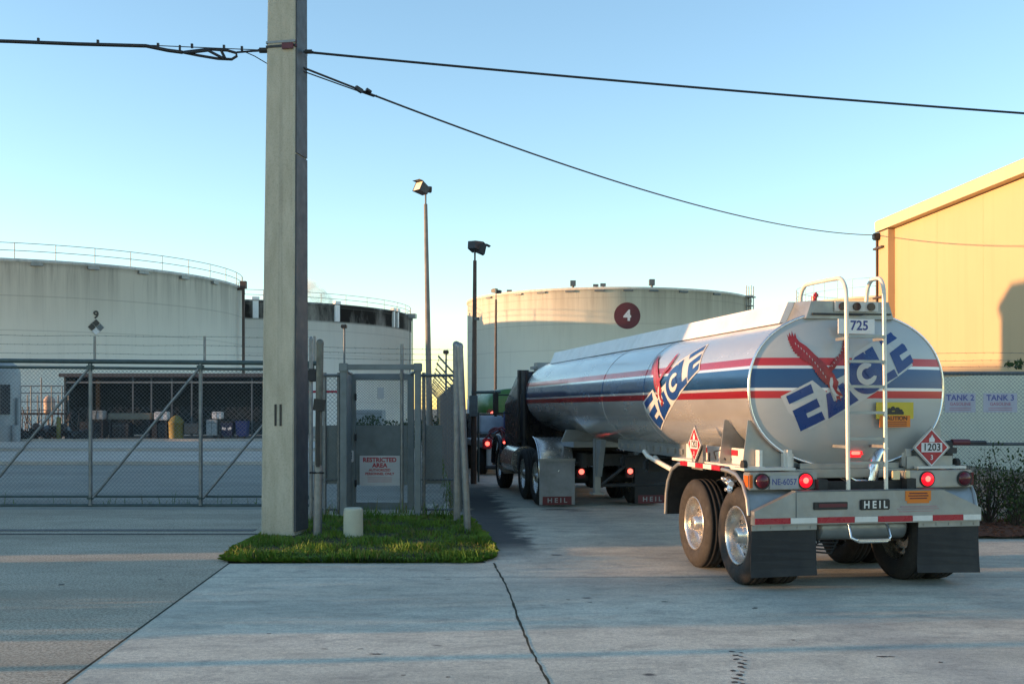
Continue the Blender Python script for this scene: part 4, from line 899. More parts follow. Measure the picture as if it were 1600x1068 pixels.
b = MB(); b.box((.06, .385, 2.845), (.48, .02, .10)); b.build('lamp_strip', M['alu_cream'], lb_)
for x in (-.10, .055, .215): b = MB(); b.cyl((x, .38, 2.845), (x, .355, 2.845), .042, n=16); b.build('marker_lamp', paint('dark_lens', (.03, .006, .008), .2), lb_)
b = MB(); b.box((-.15, .395, 2.765), (.55, .04, .02)); b.box((.2, .395, 2.772), (.5, .03, .015)); b.build('box_lip', M['dark_metal'], lb_)
b = MB(); b.cyl((-.25, .7, 2.92), (-.25, .7, 2.98), .03, n=8); b.bevbox((-.25, .66, 2.985), (.05, .05, .06), .015); b.build('vent_cap', M['dark_red'], lb_)
# number plate panel
b = MB(); b.box((.005, .285, 2.635), (.40, .012, .15)); npn = b.build('number_panel', M['white'], TR)
b = MB(); put_text(b, '725', .135, (.035, .277, 2.64), (1, 0, 0), (0, 0, 1), 0, .003); b.build('number', M['sign_blue'], npn)
# ladder
ld = bpy.data.objects.new('ladder', None); COL.objects.link(ld); ld.parent = TR
def arc3(c, a, b_, n=6): return [Vector(c) + Vector(a) * math.cos(i / n * math.pi / 2) + Vector(b_) * math.sin(i / n * math.pi / 2) for i in range(n + 1)]
b = MB(); b.tube([(-.205, .06, .97), (-.205, .08, 2.0), (-.205, .10, 2.92)] + arc3((-.205, .28, 2.92), (0, -.18, 0), (0, 0, .20)) + [(-.205, .8, 3.13)] + arc3((-.205, .95, 2.95), (0, 0, .18), (0, .16, 0)) + [(-.205, 1.11, 2.74)], .021, 10); b.build('handrail', M['tube'], ld)
b = MB(); b.tube([(.205, .06, .97), (.205, .08, 2.0), (.205, .10, 2.95)] + arc3((.205, .22, 2.95), (0, -.12, 0), (0, 0, .17)) + arc3((.205, .30, 2.95), (0, 0, .17), (0, .14, 0)) + [(.205, .46, 2.78)], .021, 10); b.build('handrail', M['tube'], ld)
for z in (2.52, 2.27, 2.02, 1.76, 1.50, 1.26): b = MB(); b.box((0, .082, z), (.40, .04, .028)); b.build('rung', M['alu'], ld)
for x in (-.205, .205):
    for c_, d_ in (((x, .2, 2.5), (.022, .2, .03)), ((x, .24, 1.42), (.022, .32, .03))): b = MB(); b.box(c_, d_); b.build('stay', M['alu'], ld)
# signs on the head
b = MB(); b.box((.42, .262, 1.78), (.415, .01, .17), mi=0); b.box((.42, .26, 1.67), (.34, .01, .12), mi=1)
cs = b.build('caution_sign', [M['yellow'], M['orange']], TR)
b = MB(); put_text(b, 'CAUTION', .06, (.42, .252, 1.70), (1, 0, 0), (0, 0, 1), 0, .001)
for dz in (1.665, 1.645, 1.625): b.box((.42, .2535, dz), (.26, .002, .007), mi=1)
for dx, dz, rr in ((.355, 1.78, .028), (.395, 1.80, .024), (.445, 1.785, .03), (.485, 1.775, .02)): b.cyl((dx, .2565, dz), (dx, .252, dz), rr, n=10)
b.box((.415, .2535, 1.755), (.2, .004, .03)); b.build('lettering', [M['sign_black'], M['maroon']], cs)
b = MB(); b.bevbox((.045, .40, 1.345), (.20, .06, .09), .03, mi=0); sl_ = b.build('stop_lamp', M['lit_red'], TR)
b = MB(); b.bevbox((.045, .37, 1.345), (.10, .02, .035), .008); b.build('lamp_core', M['lit_core'], sl_)
# bumper
b = MB(); hw = 1.225; b.prism([(-hw, 0, .665), (hw, 0, .665), (hw, 0, .80), (.80, 0, .985), (-.80, 0, .985), (-hw, 0, .80)], (0, .09, 0)); bp = b.build('bumper', M['alu'], TR)
b = MB(); b.box((-.79, -.002, .86), (.006, .006, .25)); b.box((0, .045, .99), (1.6, .10, .012)); b.build('bumper_seam', M['galv_dark'], bp)
tp = [(-1.222, -.86, 0), (-.86, -.58, 1), (-.58, -.20, 0), (-.20, .05, 1), (.05, .42, 0), (.42, .64, 1), (.64, .98, 0)]
tp = [(-1.22, -.84, 0), (-.84, -.56, 1), (-.56, -.15, 0), (-.15, .10, 1), (.10, .44, 0), (.44, .66, 1), (.66, .90, 0), (.90, 1.0, 1), (1.0, 1.22, 0)]
tp = []; x = -1.22
for i, wd in enumerate((.37, .28, .40, .25, .38, .22, .34, .20)): tp.append((x, min(1.22, x + wd), i % 2)); x += wd
for x0, x1, k_ in tp:
    b = MB(); b.box(((x0 + x1) / 2, -.003, .705), (x1 - x0 - .004, .006, .058 if k_ == 0 else .052)); b.build('reflective_tape', M['tape_white'] if k_ else M['dark_red'], bp)
b = MB(); b.bevbox((-.43, -.008, .845), (.36, .016, .075), .004); b.box((-.41, -.018, .85), (.30, .004, .035), mi=1); o = b.build('maker_strip', [M['black'], M['maroon']], bp)
b = MB(); b.bevbox((.045, -.010, .85), (.32, .02, .105), .01); o = b.build('maker_plate', M['black'], bp); b = MB(); put_text(b, 'H E I L', .10, (.045, -.0225, .848), (.92, 0, 0), (0, 0, 1), 0, .003); b.build('plate_lettering', M['tape_white'], bp)
b = MB(); b.box((.52, -.003, .93), (.28, .006, .10)); b.box((.52, -.003, .868), (.24, .006, .024)); b.build('orange_sticker', M['orange'], bp)
b = MB()
for dz, l in ((.955, .2), (.93, .22), (.905, .19)): b.box((.52, -.0075, dz), (l, .002, .011))
b.build('sticker_print', M['maroon'], bp)
b = MB(); b.box((.52, -.002, .80), (.46, .004, .010)); b.box((.50, -.002, .775), (.38, .004, .010)); b.box((.53, -.002, .822), (.40, .004, .014)); b.build('faded_print', mat('faded_red_print', (.32, .22, .23), .6), bp)
# tail lamp panels
for sx, x0, x1, lamps in ((-1, -1.22, -.50, ((-1.09, 0), (-.63, 1))), (1, .44, 1.22, ((.70, 1), (1.12, 0)))):
    b = MB(); b.bevbox(((x0 + x1) / 2, .21, 1.085), (x1 - x0, .16, .17), .01); tpn = b.build('lamp_panel', M['alu'], TR)
    for x, on in lamps:
        b = MB(); b.cyl((x, .128, 1.085), (x, .118, 1.085), .082, n=24); b.build('lamp_ring', M['black'], tpn)
        b = MB(); b.lathe([(0, .068), (-.012, .064), (-.022, .04), (-.025, .002)], (x, .118, 1.085), 'y', 24); b.build('tail_lamp', M['lit_red'] if on else M['lens_red'], tpn)
        if on: b = MB(); b.lathe([(0, .030), (-.006, .02), (-.008, .002)], (x - .01, .0935, 1.09), 'y', 14); b.build('lamp_core', M['lit_core'], tpn)
    xm = sx * 1.205
    b = MB(); b.box((xm, .124, 1.085), (.03, .01, .13)); b.box((sx * 1.2225, .2, 1.085), (.01, .10, .11)); b.build('side_reflector', M['lens_amber'] if sx < 0 else M['lens_red'], tpn)
    if sx < 0:
        b = MB(); b.bevbox((-.86, .122, 1.07), (.31, .012, .135), .006); b.build('licence_plate', mat('plate_white', (.30, .32, .33), .5), tpn)
        b = MB(); put_text(b, 'NE-6057', .085, (-.86, .115, 1.075), (.86, 0, 0), (0, 0, 1), 0, .001); b.build('plate_number', M['sign_blue'], tpn)
    else:
        for x, wd in ((.345, .085), (.475, .05)): b = MB(); b.bevbox((x, .115, 1.13), (wd, .02, .09), .005); b.build('pale_reflector', M['lens_cream'], tpn)
# placards
def placard(name, org, right, up, nrm, par=TR):
    o, r, u, nn = Vector(org), Vector(right), Vector(up), Vector(nrm)
    def dia(s_, k_): return [o + nn * k_ + r * s_, o + nn * k_ + u * s_, o + nn * k_ - r * s_, o + nn * k_ - u * s_]
    b = MB(); b.prism(dia(.215, 0), nn * .012); p = b.build(name, M['alu'], par)
    b = MB(); b.flat(dia(.195, .0145)); b.build('placard_border', M['sign_white'], p, recalc=False)
    b = MB(); b.flat(dia(.178, .017)); b.build('placard_face', M['dark_red'], p, recalc=False)
    b = MB(); c = o + nn * .0195; b.flat([c - r * .118 - u * .048, c + r * .118 - u * .048, c + r * .118 + u * .048, c - r * .118 + u * .048]); b.build('number_field', M['sign_white'], p, recalc=False)
    b = MB(); put_text(b, '1203', .105, o + nn * .022, r * .98, u, 0, .002); b.build('number', M['sign_black'], p)
    b = MB(); put_text(b, '3', .07, o + nn * .0195 - u * .105, r, u, 0, .001)
    c = o + nn * .0195 + u * .085; b.flat([c + r * x + u * y for x, y in ((-.03, -.03), (.03, -.03), (.035, .0), (.018, .02), (.005, .05), (-.012, .02), (-.03, .008))]); b.build('flame_mark', M['sign_white'], p)
    return p
placard('placard', (.85, .30, 1.40), (1, 0, 0), (0, 0, 1), (0, -1, 0))
placard('placard', (-1.20, 1.66, 1.40), (0, -1, 0), (0, 0, 1), (-1, 0, 0))
for c_, d_ in (((.85, .33, 1.245), (.52, .02, .13)), ((-1.16, 1.66, 1.26), (.04, .34, .28))): b = MB(); b.box(c_, d_); b.build('placard_holder', M['alu'], TR)
# fenders
for sx in (-1, 1):
    b = MB(); x0, x1 = sx * 1.24, sx * .58; pathf = [(.10, .76), (.14, .92), (.24, 1.06), (.40, 1.14), (.62, 1.17), (1.1, 1.185), (1.84, 1.18), (2.1, 1.165), (2.32, 1.09), (2.46, .95), (2.52, .80), (2.55, .55)]
    P = []
    for y, z in pathf: P += [(x0, y, z), (x1, y, z)]
    b.add(P, [(2 * i, 2 * i + 1, 2 * i + 3, 2 * i + 2) for i in range(len(pathf) - 1)], 0, True); P2 = [(x, y, z - .012) for x, y, z in P]; b.add(P2, [(2 * i, 2 * i + 2, 2 * i + 3, 2 * i + 1) for i in range(len(pathf) - 1)], 1, True)
    b.tube([(x0, y, z - .006) for y, z in pathf], .022, 8); fd = b.build('fender', [M['alu'], M['under']], TR, recalc=False)
    for k_ in range(5):
        ya = .78 + .24 * k_; b = MB(); b.box((x0 - sx * -.0, ya + .12, 1.178), (.052, .238, .05)); b.build('reflective_tape', M['tape_white'] if k_ % 2 else M['dark_red'], fd)
# wheels
def make_wheel(parent):
    b = MB(); pf = [(.045, .292), (.02, .31), (.0, .36), (-.004, .41), (.006, .445), (.03, .482), (.048, .497), (.075, .5), (.078, .487), (.09, .487), (.093, .502), (.13, .502), (.133, .488), (.147, .488), (.15, .502), (.187, .502), (.19, .487), (.202, .487), (.205, .5), (.232, .497), (.25, .482), (.274, .445), (.284, .41), (.28, .36), (.26, .31), (.235, .292)]
    b.lathe(pf, axis='x', n=56)
    wh_ = b.build('wheel', M['rubber'], parent)
    b = MB(); b.lathe([(.235, .29), (.05, .292), (.03, .305), (.018, .30), (.022, .285), (.05, .272), (.10, .262), (.145, .25), (.155, .235), (.135, .19), (.13, .15), (.14, .11), (.14, .105), (.06, .10), (.045, .085), (.02, .075), (.01, .06), (.01, .001)], axis='x', n=40)
    for k_ in range(10): a = 2 * math.pi * k_ / 10; b.cyl((.14, math.cos(a) * .128, math.sin(a) * .128), (.10, math.cos(a) * .128, math.sin(a) * .128), .014, n=6)
    rm = b.build('rim', M['rim'], wh_)
    b = MB()
    for k_ in range(10):
        a = 2 * math.pi * (k_ + .5) / 10; b.cyl((.150, math.cos(a) * .205, math.sin(a) * .205), (.1385, math.cos(a) * .205, math.sin(a) * .205), .024, n=12)
    b.build('hand_holes', M['black'], wh_)
    return wh_
w0 = make_wheel(TR); first = True
def put_wheel(parent, x, y, side, z=.5, rot=None):
    global first
    o = w0 if first else copy_tree(w0, parent); first = False
    o.parent = parent; o.location = (x, y, z); o.rotation_euler = (rot if rot is not None else random.uniform(0, 6), 0, 0) if side < 0 else (random.uniform(0, 6), 0, math.pi)
    return o
for y in (.617, 1.84):
    for x, sd in ((-1.175, -1), (-.86, -1), (1.175, 1), (.86, 1)): put_wheel(TR, x, y, sd)
b = MB()
for y in (.617, 1.84): b.cyl((-1.0, y, .5), (1.0, y, .5), .075, n=12); b.bevbox((-.48, y, .62), (.12, .5, .14), .03); b.bevbox((.48, y, .62), (.12, .5, .14), .03); b.cyl((-.35, y, .65), (-.35, y + .2, .65), .11, n=14); b.cyl((.35, y, .65), (.35, y + .2, .65), .11, n=14)
for x in (-.48, .48): b.box((x, 1.25, .98), (.10, 2.4, .24)); b.box((x, 1.25, .75), (.05, .3, .4))
for y in (.2, 1.2, 2.3): b.box((0, y, .98), (.9, .09, .18))
b.build('axle_frame', M['under'], TR)
b = MB(); b.bevbox((0, 1.46, 1.14), (1.5, 2.2, .09), .01); b.build('sub_frame', M['alu'], TR)
b = MB(); b.cyl((-.42, .30, .60), (.50, .30, .60), .125, n=18); b.lathe([(0, .125), (-.04, .1), (-.06, .01)], (-.42, .3, .60), 'x', 18); b.build('air_tank', M['alu'], TR)
b = MB(); b.tube([(-.18, .10, .66), (-.185, .04, .52), (-.12, .0, .485), (.18, .0, .485), (.24, .04, .52), (.235, .10, .66)], .017, 8); b.box((.03, .0, .502), (.34, .07, .018)); b.build('step', M['alu_bright'], TR)
for sx, xa in ((-1, -1.235), (1, .55)):
    xb = xa + .68 if sx > 0 else xa + .68
    b = MB(); n_ = 6; P = []
    for i in range(n_ + 1):
        f = i / n_; P += [(xa, .05 + .035 * f * f * math.sin(3 * f), .62 - .47 * f), (xb, .055 - .03 * f * f, .62 - (.47 + sx * .012) * f), (xa, .062 + .035 * f * f * math.sin(3 * f), .62 - .47 * f), (xb, .067 - .03 * f * f, .62 - (.47 + sx * .012) * f)]
    for i in range(n_):
        a = 4 * i; b.add(P, [(a, a + 1, a + 5, a + 4), (a + 2, a + 6, a + 7, a + 3), (a, a + 4, a + 6, a + 2), (a + 1, a + 3, a + 7, a + 5)])
    mf = b.build('mud_flap', M['flap'], TR)
    b = MB(); b.box(((xa + xb) / 2, .042, .635), (.68, .012, .05)); 
    for k_ in range(5): b.cyl((xa + .06 + .14 * k_, .036, .635), (xa + .06 + .14 * k_, .028, .635), .012, n=8)
    b.build('flap_bracket', M['alu'], mf)
# side frame rails, gussets, hose tubes, piping
for sx in (-1, 1):
    b = MB(); b.box((sx * .98, 1.45, 1.285), (.035, 2.1, .19)); b.box((sx * 1.06, 1.45, 1.20), (.2, 2.2, .03)); sr = b.build('side_rail', M['alu_cream'], TR)
    for y in (1.02, 1.26, 1.9, 2.16): b = MB(); b.box((sx * 1.0, y, 1.33), (.012, .16, .06)); b.build('reflector', M['dark_red'], sr)
    for y in (.50, 1.12):
        b = MB(); b.prism([(sx * .45, y, 1.20), (sx * 1.12, y, 1.20), (sx * 1.13, y, 1.24), (sx * 1.075, y, 1.68), (sx * 1.04, y, 1.68), (sx * .75, y, 1.36)], (0, .014, 0)); b.build('gusset', M['alu'], TR)
    b = MB(); b.bevbox((sx * .66, .47, 1.29), (.11, .12, .24), .03); b.box((sx * .95, .42, 1.195), (.55, .34, .025)); b.build('corner_bracket', M['alu_cream'], TR)
    b = MB(); b.cyl((sx * 1.2, .36, 1.235), (sx * 1.16, .36, 1.235), .05, n=14); b.build('rubber_stop', M['rubber'], TR)
    b = MB(); b.tube([(sx * 1.08, 1.35, 1.24), (sx * 1.1, 1.36, 1.33), (sx * 1.08, 1.22, 1.35), (sx * 1.07, 1.1, 1.25)], .008, 5); b.tube([(sx * 1.1, 1.5, 1.22), (sx * 1.13, 1.42, 1.31)], .012, 5); b.build('air_line', M['black'], TR)
    b = MB()
    for i in range(14): b.cyl((sx * 1.12, .75 + random.uniform(-.13, .13), 1.0 + random.uniform(-.06, .08)), (sx * 1.20, .75 + random.uniform(-.13, .13), 1.0 + random.uniform(-.06, .08)), random.uniform(.014, .035), n=8)
    b.build('valve_cluster', M['alu_bright'], TR)
for i, (x, z) in enumerate(((-.95, 1.10), (-.80, 1.02))):
    b = MB(); b.tube([(x, 2.55, z - .14), (x, 2.9, z - .10), (x, 4.1, z + .06), (x, 4.25, z + .12)], .032, 10); b.build('hose_tube', M['tube'], TR)
b = MB(); b.tube([(.24, .40, 1.06), (.26, .40, 1.22), (.32, .42, 1.34), (.42, .46, 1.40), (.7, .52, 1.40), (1.02, .55, 1.40)], .065, 12); b.tube([(-.1, .48, 1.16), (.08, .45, 1.05), (.2, .42, 1.03), (.24, .42, 1.1), (.26, .42, 1.2)], .055, 10); b.build('discharge_pipe', M['alu_bright'], TR)
b = MB(); b.tube([(1.0, .5, 1.43), (1.2, .5, 1.445), (1.62, .5, 1.44)], .020, 8); b.cyl((1.22, .5, 1.445), (1.42, .5, 1.443), .034, n=10, mi=1); b.bevbox((1.15, .5, 1.36), (.2, .2, .16), .05); b.cyl((1.0, .48, 1.47), (1.16, .48, 1.40), .03, n=8); b.build('valve_handle', [M['dark_metal'], M['maroon']], TR)
b = MB(); b.box((0, .42, 1.215), (1.1, .03, .055)); b.build('rear_cross_member', M['alu'], TR)
b = MB()
for i in range(5): b.tube([(-.62 + .05 * i, .35, .8), (-.5 + .03 * i, .3, .36 + .03 * i), (-.25 + .02 * i, .33, .33 + .035 * i), (-.05, .4, .78)], .014, 6)
for i in range(7): b.tube([(random.uniform(-.7, -.3), .5, .75), (random.uniform(-.6, -.3), .42, .45 + random.uniform(-.08, .1)), (random.uniform(-.3, -.05), .5, .5), (random.uniform(-.1, .1), .5, .8)], .012, 6)
b.build('air_hose', M['black'], TR)
b = MB(); b.box((0, 4.6, 1.19), (1.3, 3.6, .06)); b.box((-.62, 4.6, 1.26), (.05, 3.8, .14)); b.box((.62, 4.6, 1.26), (.05, 3.8, .14))
for k_ in range(12): b.box((-.655, 3.0 + .3 * k_, 1.24), (.03, .12, .07))
b.build('belly_frame', M['alu'], TR)
b = MB(); b.cyl((0, 4.5, 1.02), (0, 6.6, 1.02), .08, n=10); 
for y in (3.4, 4.6, 5.8, 7.0): b.cyl((0, y, 1.25), (0, y, .92), .09, n=12); b.bevbox((-.2, y, .95), (.5, .2, .2), .04)
b.build('outlet_manifold', M['dark_metal'], TR)
for sx in (-1, 1):
    b = MB(); b.prism([(sx * .74, 7.18, 1.30), (sx * .74, 6.85, 1.30), (sx * .74, 7.10, .70), (sx * .74, 7.16, .70)], (sx * .08, 0, 0), 0); b.box((sx * .78, 7.25, .86), (.10, .10, .9), mi=0); b.box((sx * .78, 7.25, .42), (.2, .2, .03), mi=0); b.build('landing_leg', M['alu'], TR)
b = MB(); b.cyl((-.8, 7.25, .55), (.8, 7.25, .55), .03, n=8); b.cyl((-.78, 7.25, .5), (0, 7.0, 1.15), .025, n=8); b.cyl((.78, 7.25, .5), (0, 7.0, 1.15), .025, n=8); b.build('leg_brace', M['dark_metal'], TR)
b = MB(); b.box((0, 10.4, 1.16), (1.5, 3.0, .10)); b.prism([(-.9, 9.2, 1.2), (.9, 9.2, 1.2), (.8, 9.2, 1.42), (-.8, 9.2, 1.42)], (0, .05, 0)); b.build('king_pin_plate', M['alu'], TR)
# front frame right side mud flap seen under the belly
# ------------------------------------------------------------------ the tractor
d = Vector((-math.sin(HD), math.cos(HD), 0)); TRC = TC + d * 10.7
TK = empty('truck_tractor', 'dark day cab truck tractor with polished fenders pulling the striped tank trailer', 'truck', TRC, HD - R(1.2))
for y in (-.67, .62):
    for x, sd in ((-1.2, -1), (-.88, -1), (1.2, 1), (.88, 1)): put_wheel(TK, x, y, sd)
for x, sd in ((-1.16, -1), (1.16, 1)): put_wheel(TK, x, 3.75, sd)
b = MB()
for x in (-.43, .43): b.box((x, 1.5, .86), (.09, 6.0, .26))
for y in (-1.3, 0, 1.3): b.box((0, y, .86), (.78, .1, .22))
for y in (-.67, .62): b.cyl((-1, y, .5), (1, y, .5), .09, n=12); b.lathe([(-.2, .05), (-.12, .2), (.12, .2), (.2, .05)], (0, y, .5), 'x', 16)
b.cyl((-1, 3.75, .5), (1, 3.75, .5), .07, n=10)
b.build('chassis', M['under'], TK)
b = MB(); b.bevbox((0, 0, 1.06), (.95, 1.0, .12), .03); b.build('fifth_wheel', M['dark_metal'], TK)
for sx in (-1, 1):
    b = MB(); P = []; na = 8; xs_ = [(.58 + .64 * i / 16) for i in range(17)]
    for i in range(na + 1):
        a = R(-12 + 100 * i / na)
        for jx, xx in enumerate(xs_): r_ = .60 + (.010 if jx % 2 else 0); P.append((sx * xx, -.67 - r_ * math.cos(a), .66 + r_ * math.sin(a)))
    m_ = len(xs_); b.add(P, [(i * m_ + j, i * m_ + j + 1, (i + 1) * m_ + j + 1, (i + 1) * m_ + j) for i in range(na) for j in range(m_ - 1)], 0, True)
    b.tube([(sx * 1.225, -.67 - .605 * math.cos(R(-12 + 100 * i / na)), .66 + .605 * math.sin(R(-12 + 100 * i / na))) for i in range(na + 1)], .018, 6); b.tube([(sx * .9, -1.29, .66), (sx * .3, -1.1, .86)], .03, 8)
    b.build('quarter_fender', M['alu_bright'], TK)
    b = MB(); b.box((sx * .90, -1.30, .45), (.66, .014, .80)); mf = b.build('mud_flap', mat('grey_mud_flap', (.22, .23, .24), .6, dirt=(.1, .1, .09)) if sx < 0 else M['flap'], TK)
    b = MB(); b.box((sx * .90, -1.3095, .125), (.54, .004, .15)); b.build('flap_tag', M['maroon'], mf)
    b = MB(); put_text(b, 'H E I L', .12, (sx * .9, -1.3135, .125), (1.1, 0, 0), (0, 0, 1), 0, .002); b.build('flap_lettering', M['panel_grey'], mf)
    b = MB(); b.box((sx * .90, -1.30, .865), (.68, .04, .045)); b.build('flap_bracket', M['alu'], mf)
    b = MB(); b.bevbox((sx * .46, -1.33, .62), (.16, .08, .18), .02); tb_ = b.build('tail_lamp', M['lens_red'], TK)
    b = MB(); b.cyl((sx * .46, -1.372, .65), (sx * .46, -1.38, .65), .05, n=16); b.build('lamp_core', M['lit_core'], tb_)
    b = MB(); b.cyl((sx * .98, 1.35, .72), (sx * .98, 2.75, .72), .31, n=24); b.build('fuel_tank', M['alu_bright'], TK)
    b = MB(); b.bevbox((sx * 1.0, 3.0, .55), (.42, .38, .35), .04); b.build('cab_step', M['alu'], TK)
    b = MB(); b.cyl((sx * 1.0, 1.42, 1.0), (sx * 1.0, 1.42, 2.58), .06, n=14, mi=0); b.cyl((sx * 1.0, 1.42, 1.2), (sx * 1.0, 1.42, 2.1), .085, n=14, mi=1); b.build('exhaust_stack', [M['dark_metal'], M['black']], TK)
    b = MB(); b.bevbox((sx * 1.33, 3.1, 1.9), (.10, .22, .55), .03); b.cyl((sx * 1.05, 3.0, 2.1), (sx * 1.33, 3.1, 2.1), .015, n=6); b.cyl((sx * 1.05, 3.0, 1.7), (sx * 1.33, 3.1, 1.7), .015, n=6); b.build('wing_mirror', M['black'], TK)
    b = MB(); b.prism([(sx * .75, 3.18, .62), (sx * 1.2, 3.18, .62), (sx * 1.2, 3.18, .95), (sx * .75, 3.18, .95)], (0, .1, 0)); b.tube([(sx * 1.18, 3.75 - .62 * math.cos(R(a)), .55 + .62 * math.sin(R(a))) for a in range(0, 181, 15)], .06, 8); b.build('front_fender', M['cab'], TK)
b = MB(); P = [(-1.1, 1.65, .95), (1.1, 1.65, .95), (1.1, 3.2, .95), (-1.1, 3.2, .95), (-1.1, 1.65, 2.0), (1.1, 1.65, 2.0), (1.1, 3.25, 1.9), (-1.1, 3.25, 1.9), (-.98, 1.7, 2.5), (.98, 1.7, 2.5), (.92, 2.75, 2.5), (-.92, 2.75, 2.5), (-.9, 1.8, 2.58), (.9, 1.8, 2.58), (.84, 2.6, 2.58), (-.84, 2.6, 2.58)]
b.add(P, [(3, 2, 1, 0)] + [(k_ * 4 + i, k_ * 4 + (i + 1) % 4, k_ * 4 + 4 + (i + 1) % 4, k_ * 4 + 4 + i) for k_ in range(3) for i in range(4)] + [(12, 13, 14, 15)]); cab = b.build('cab', M['cab'], TK)
b = MB(); b.box((0, 1.655, 2.2), (1.3, .03, .36)); b.build('rear_window', M['glass'], cab)
b = MB(); P = [(-.95, 3.2, .95), (.95, 3.2, .95), (.8, 4.6, .9), (-.8, 4.6, .9), (-.9, 3.2, 1.65), (.9, 3.2, 1.65), (.62, 4.55, 1.45), (-.62, 4.55, 1.45)]; b.add(P, [(3, 2, 1, 0), (4, 5, 6, 7), (0, 1, 5, 4), (1, 2, 6, 5), (2, 3, 7, 6), (3, 0, 4, 7)]); b.build('bonnet', M['cab'], TK)
b = MB(); b.bevbox((0, 1.9, 2.66), (1.5, .5, .22), .08); b.build('roof_fairing', M['alu'], TK)
b = MB(); b.box((0, 4.65, .65), (2.3, .15, .35)); b.build('front_bumper', M['alu_bright'], TK)
for x in (-1.0, 1.0): b = MB(); b.box((x, 1.56, 1.85), (.22, .14, 1.5)); b.build('side_extender', M['black'], TK)

# ------------------------------------------------------------------ vehicles ahead in the queue
SV = empty('service_truck', 'low grey service truck with red tail lights, ahead of the tractor', 'truck', (.035, 29.4, 0), R(10))
b = MB(); b.bevbox((0, 2.2, .82), (1.7, 4.4, .18), .03); b.build('flat_bed', M['panel_grey'], SV)
b = MB(); b.bevbox((-.3, .02, .46), (.86, .06, .60), .02); b.build('tail_gate', M['panel_grey'], SV)
for x in (-.72, -.26):
    b = MB(); b.bevbox((x, -.04, .86), (.26, .08, .28), .03); l_ = b.build('tail_lamp', M['dark_red'], SV); b = MB(); b.cyl((x, -.085, .86), (x, -.095, .86), .06, n=14); b.build('lamp_core', M['lit_core'], l_)
b = MB(); b.tube([(-.45 + .17 * math.cos(R(a)), .2, 1.12 + .15 * math.sin(R(a))) for a in range(0, 361, 20)], .035, 6); b.tube([(-.3 + .12 * math.cos(R(a)), .3, 1.08 + .11 * math.sin(R(a))) for a in range(0, 361, 20)], .03, 6); b.tube([(-.8, .1, .9), (-.62, .1, 1.15), (-.3, .15, 1.3), (.1, .2, 1.0)], .03, 6); b.build('hose_reel', M['maroon'], SV)
b = MB(); b.bevbox((.25, .6, 1.35), (.75, .6, .85), .05); b.build('blue_locker', M['blue_paint'], SV)
b = MB(); b.bevbox((-.42, 1.6, 1.35), (.7, 1.0, .5), .05); b.build('tool_box', mat('pale_blue_box', (.32, .38, .45), .5), SV)
for x, y in ((-.75, .7), (.75, .7), (-.75, 3.6), (.75, 3.6)): b = MB(); b.lathe([(-.12, .2), (-.12, .33), (-.08, .37), (.08, .37), (.12, .33), (.12, .2), (.1, .02)], (x, y, .37), 'x', 24); b.build('wheel', M['rubber'], SV)
b = MB(); b.bevbox((0, 5.1, 1.15), (1.7, 1.6, 1.0), .2); b.build('cab', M['cab'], SV)
b = MB(); b.cyl((-.75, .0, .22), (.85, .0, .22), .05, n=10); b.build('rear_bar', M['black'], SV)
GT = empty('green_tank_truck', 'small green tank truck with a red lamp farthest ahead on the drive', 'truck', (-.02, 47, 0), R(10))
b = MB(); P = []; n2 = 32
for y, f in ((0, .03), (0, .6), (.05, .9), (.2, 1), (4.4, 1), (4.6, .8), (4.65, .03)):
    for i in range(n2): t_ = 2 * math.pi * i / n2; P.append((1.1 * f * math.cos(t_), y, 1.85 + .82 * f * math.sin(t_)))
b.add(P, [(j * n2 + i, j * n2 + (i + 1) % n2, (j + 1) * n2 + (i + 1) % n2, (j + 1) * n2 + i) for j in range(6) for i in range(n2)], 0, True); b.build('tank', M['green_paint'], GT)
b = MB(); b.box((0, 2.8, .8), (1.8, 6.4, .25)); b.box((0, -.1, .75), (2.2, .12, .3)); b.build('chassis', M['under'], GT)
b = MB(); b.bevbox((0, 5.9, 1.6), (2.1, 1.8, 1.7), .2); b.build('cab', M['sign_white'], GT)
for x, y in ((-.9, .9), (.9, .9), (-.9, 5.6), (.9, 5.6)): b = MB(); b.lathe([(-.15, .25), (-.15, .42), (-.1, .48), (.1, .48), (.15, .42), (.15, .25), (.1, .02)], (x, y, .48), 'x', 24); b.build('wheel', M['rubber'], GT)
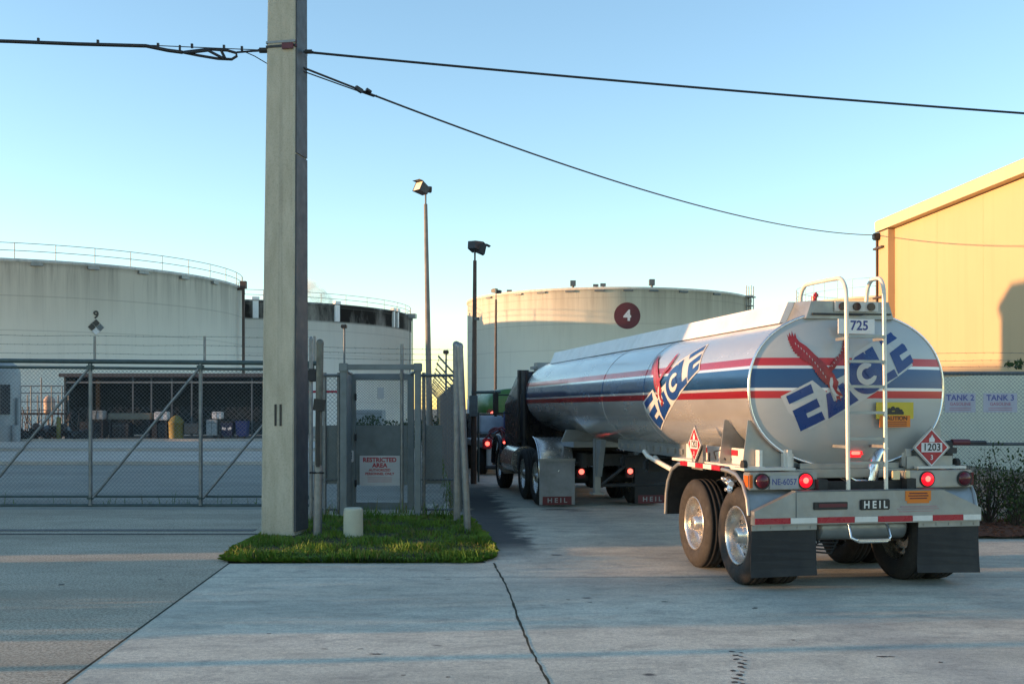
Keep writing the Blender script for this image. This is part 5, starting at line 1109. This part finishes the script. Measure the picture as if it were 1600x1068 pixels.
b = MB(); b.bevbox((-.85, -.1, 1.55), (.5, .12, .45), .05); l_ = b.build('tail_lamp', M['lens_red'], GT); b = MB(); b.cyl((-.85, -.17, 1.58), (-.85, -.18, 1.58), .10, n=14); b.build('lamp_core', M['lit_core'], l_)

# ------------------------------------------------------------------ one small evening cloud over the tanks
b = MB(); rc = random.Random(3)
bm = bmesh.new(); 
for cx_, cz_, r_ in ((0, 0, 20), (-20, -6, 18), (16, -9, 15), (-6, 12, 13), (28, -14, 11), (-38, -10, 16), (-55, -14, 12), (-12, -12, 20)):
    bmesh.ops.create_icosphere(bm, subdivisions=3, radius=r_, matrix=Matrix.Translation((cx_, rc.uniform(-8, 8), cz_)))
for v in bm.verts:
    k_ = 1 + .10 * math.sin(v.co.x * .5 + v.co.z * .4) + .08 * math.sin(v.co.z * .9 + v.co.y * .6); v.co.z *= k_
me = bpy.data.meshes.new('cloud'); bm.to_mesh(me); bm.free()
cm = bpy.data.materials.new('cloud_vapour'); cm.use_nodes = True; ct = cm.node_tree; ct.nodes.remove(ct.nodes['Principled BSDF'])
vo = ct.nodes.new('ShaderNodeVolumePrincipled'); ct.links.new(vo.outputs[0], ct.nodes['Material Output'].inputs['Volume']); vo.inputs['Color'].default_value = (.98, .95, .93, 1)
tc = ct.nodes.new('ShaderNodeTexCoord'); nz_ = ct.nodes.new('ShaderNodeTexNoise'); nz_.inputs['Scale'].default_value = .05; nz_.inputs['Detail'].default_value = 4; ct.links.new(tc.outputs['Object'], nz_.inputs['Vector'])
mr = ct.nodes.new('ShaderNodeMapRange'); mr.inputs[1].default_value = .40; mr.inputs[2].default_value = .68; mr.inputs[4].default_value = .06; ct.links.new(nz_.outputs[0], mr.inputs[0]); ct.links.new(mr.outputs[0], vo.inputs['Density'])
me.materials.append(cm)
co_ = bpy.data.objects.new('cloud', me); COL.objects.link(co_); co_.location = at(480, 455, 1500); co_.scale = (.95, .95, .95); tag(co_, 'small pale evening cloud just right of the pole above the middle tank', 'cloud')
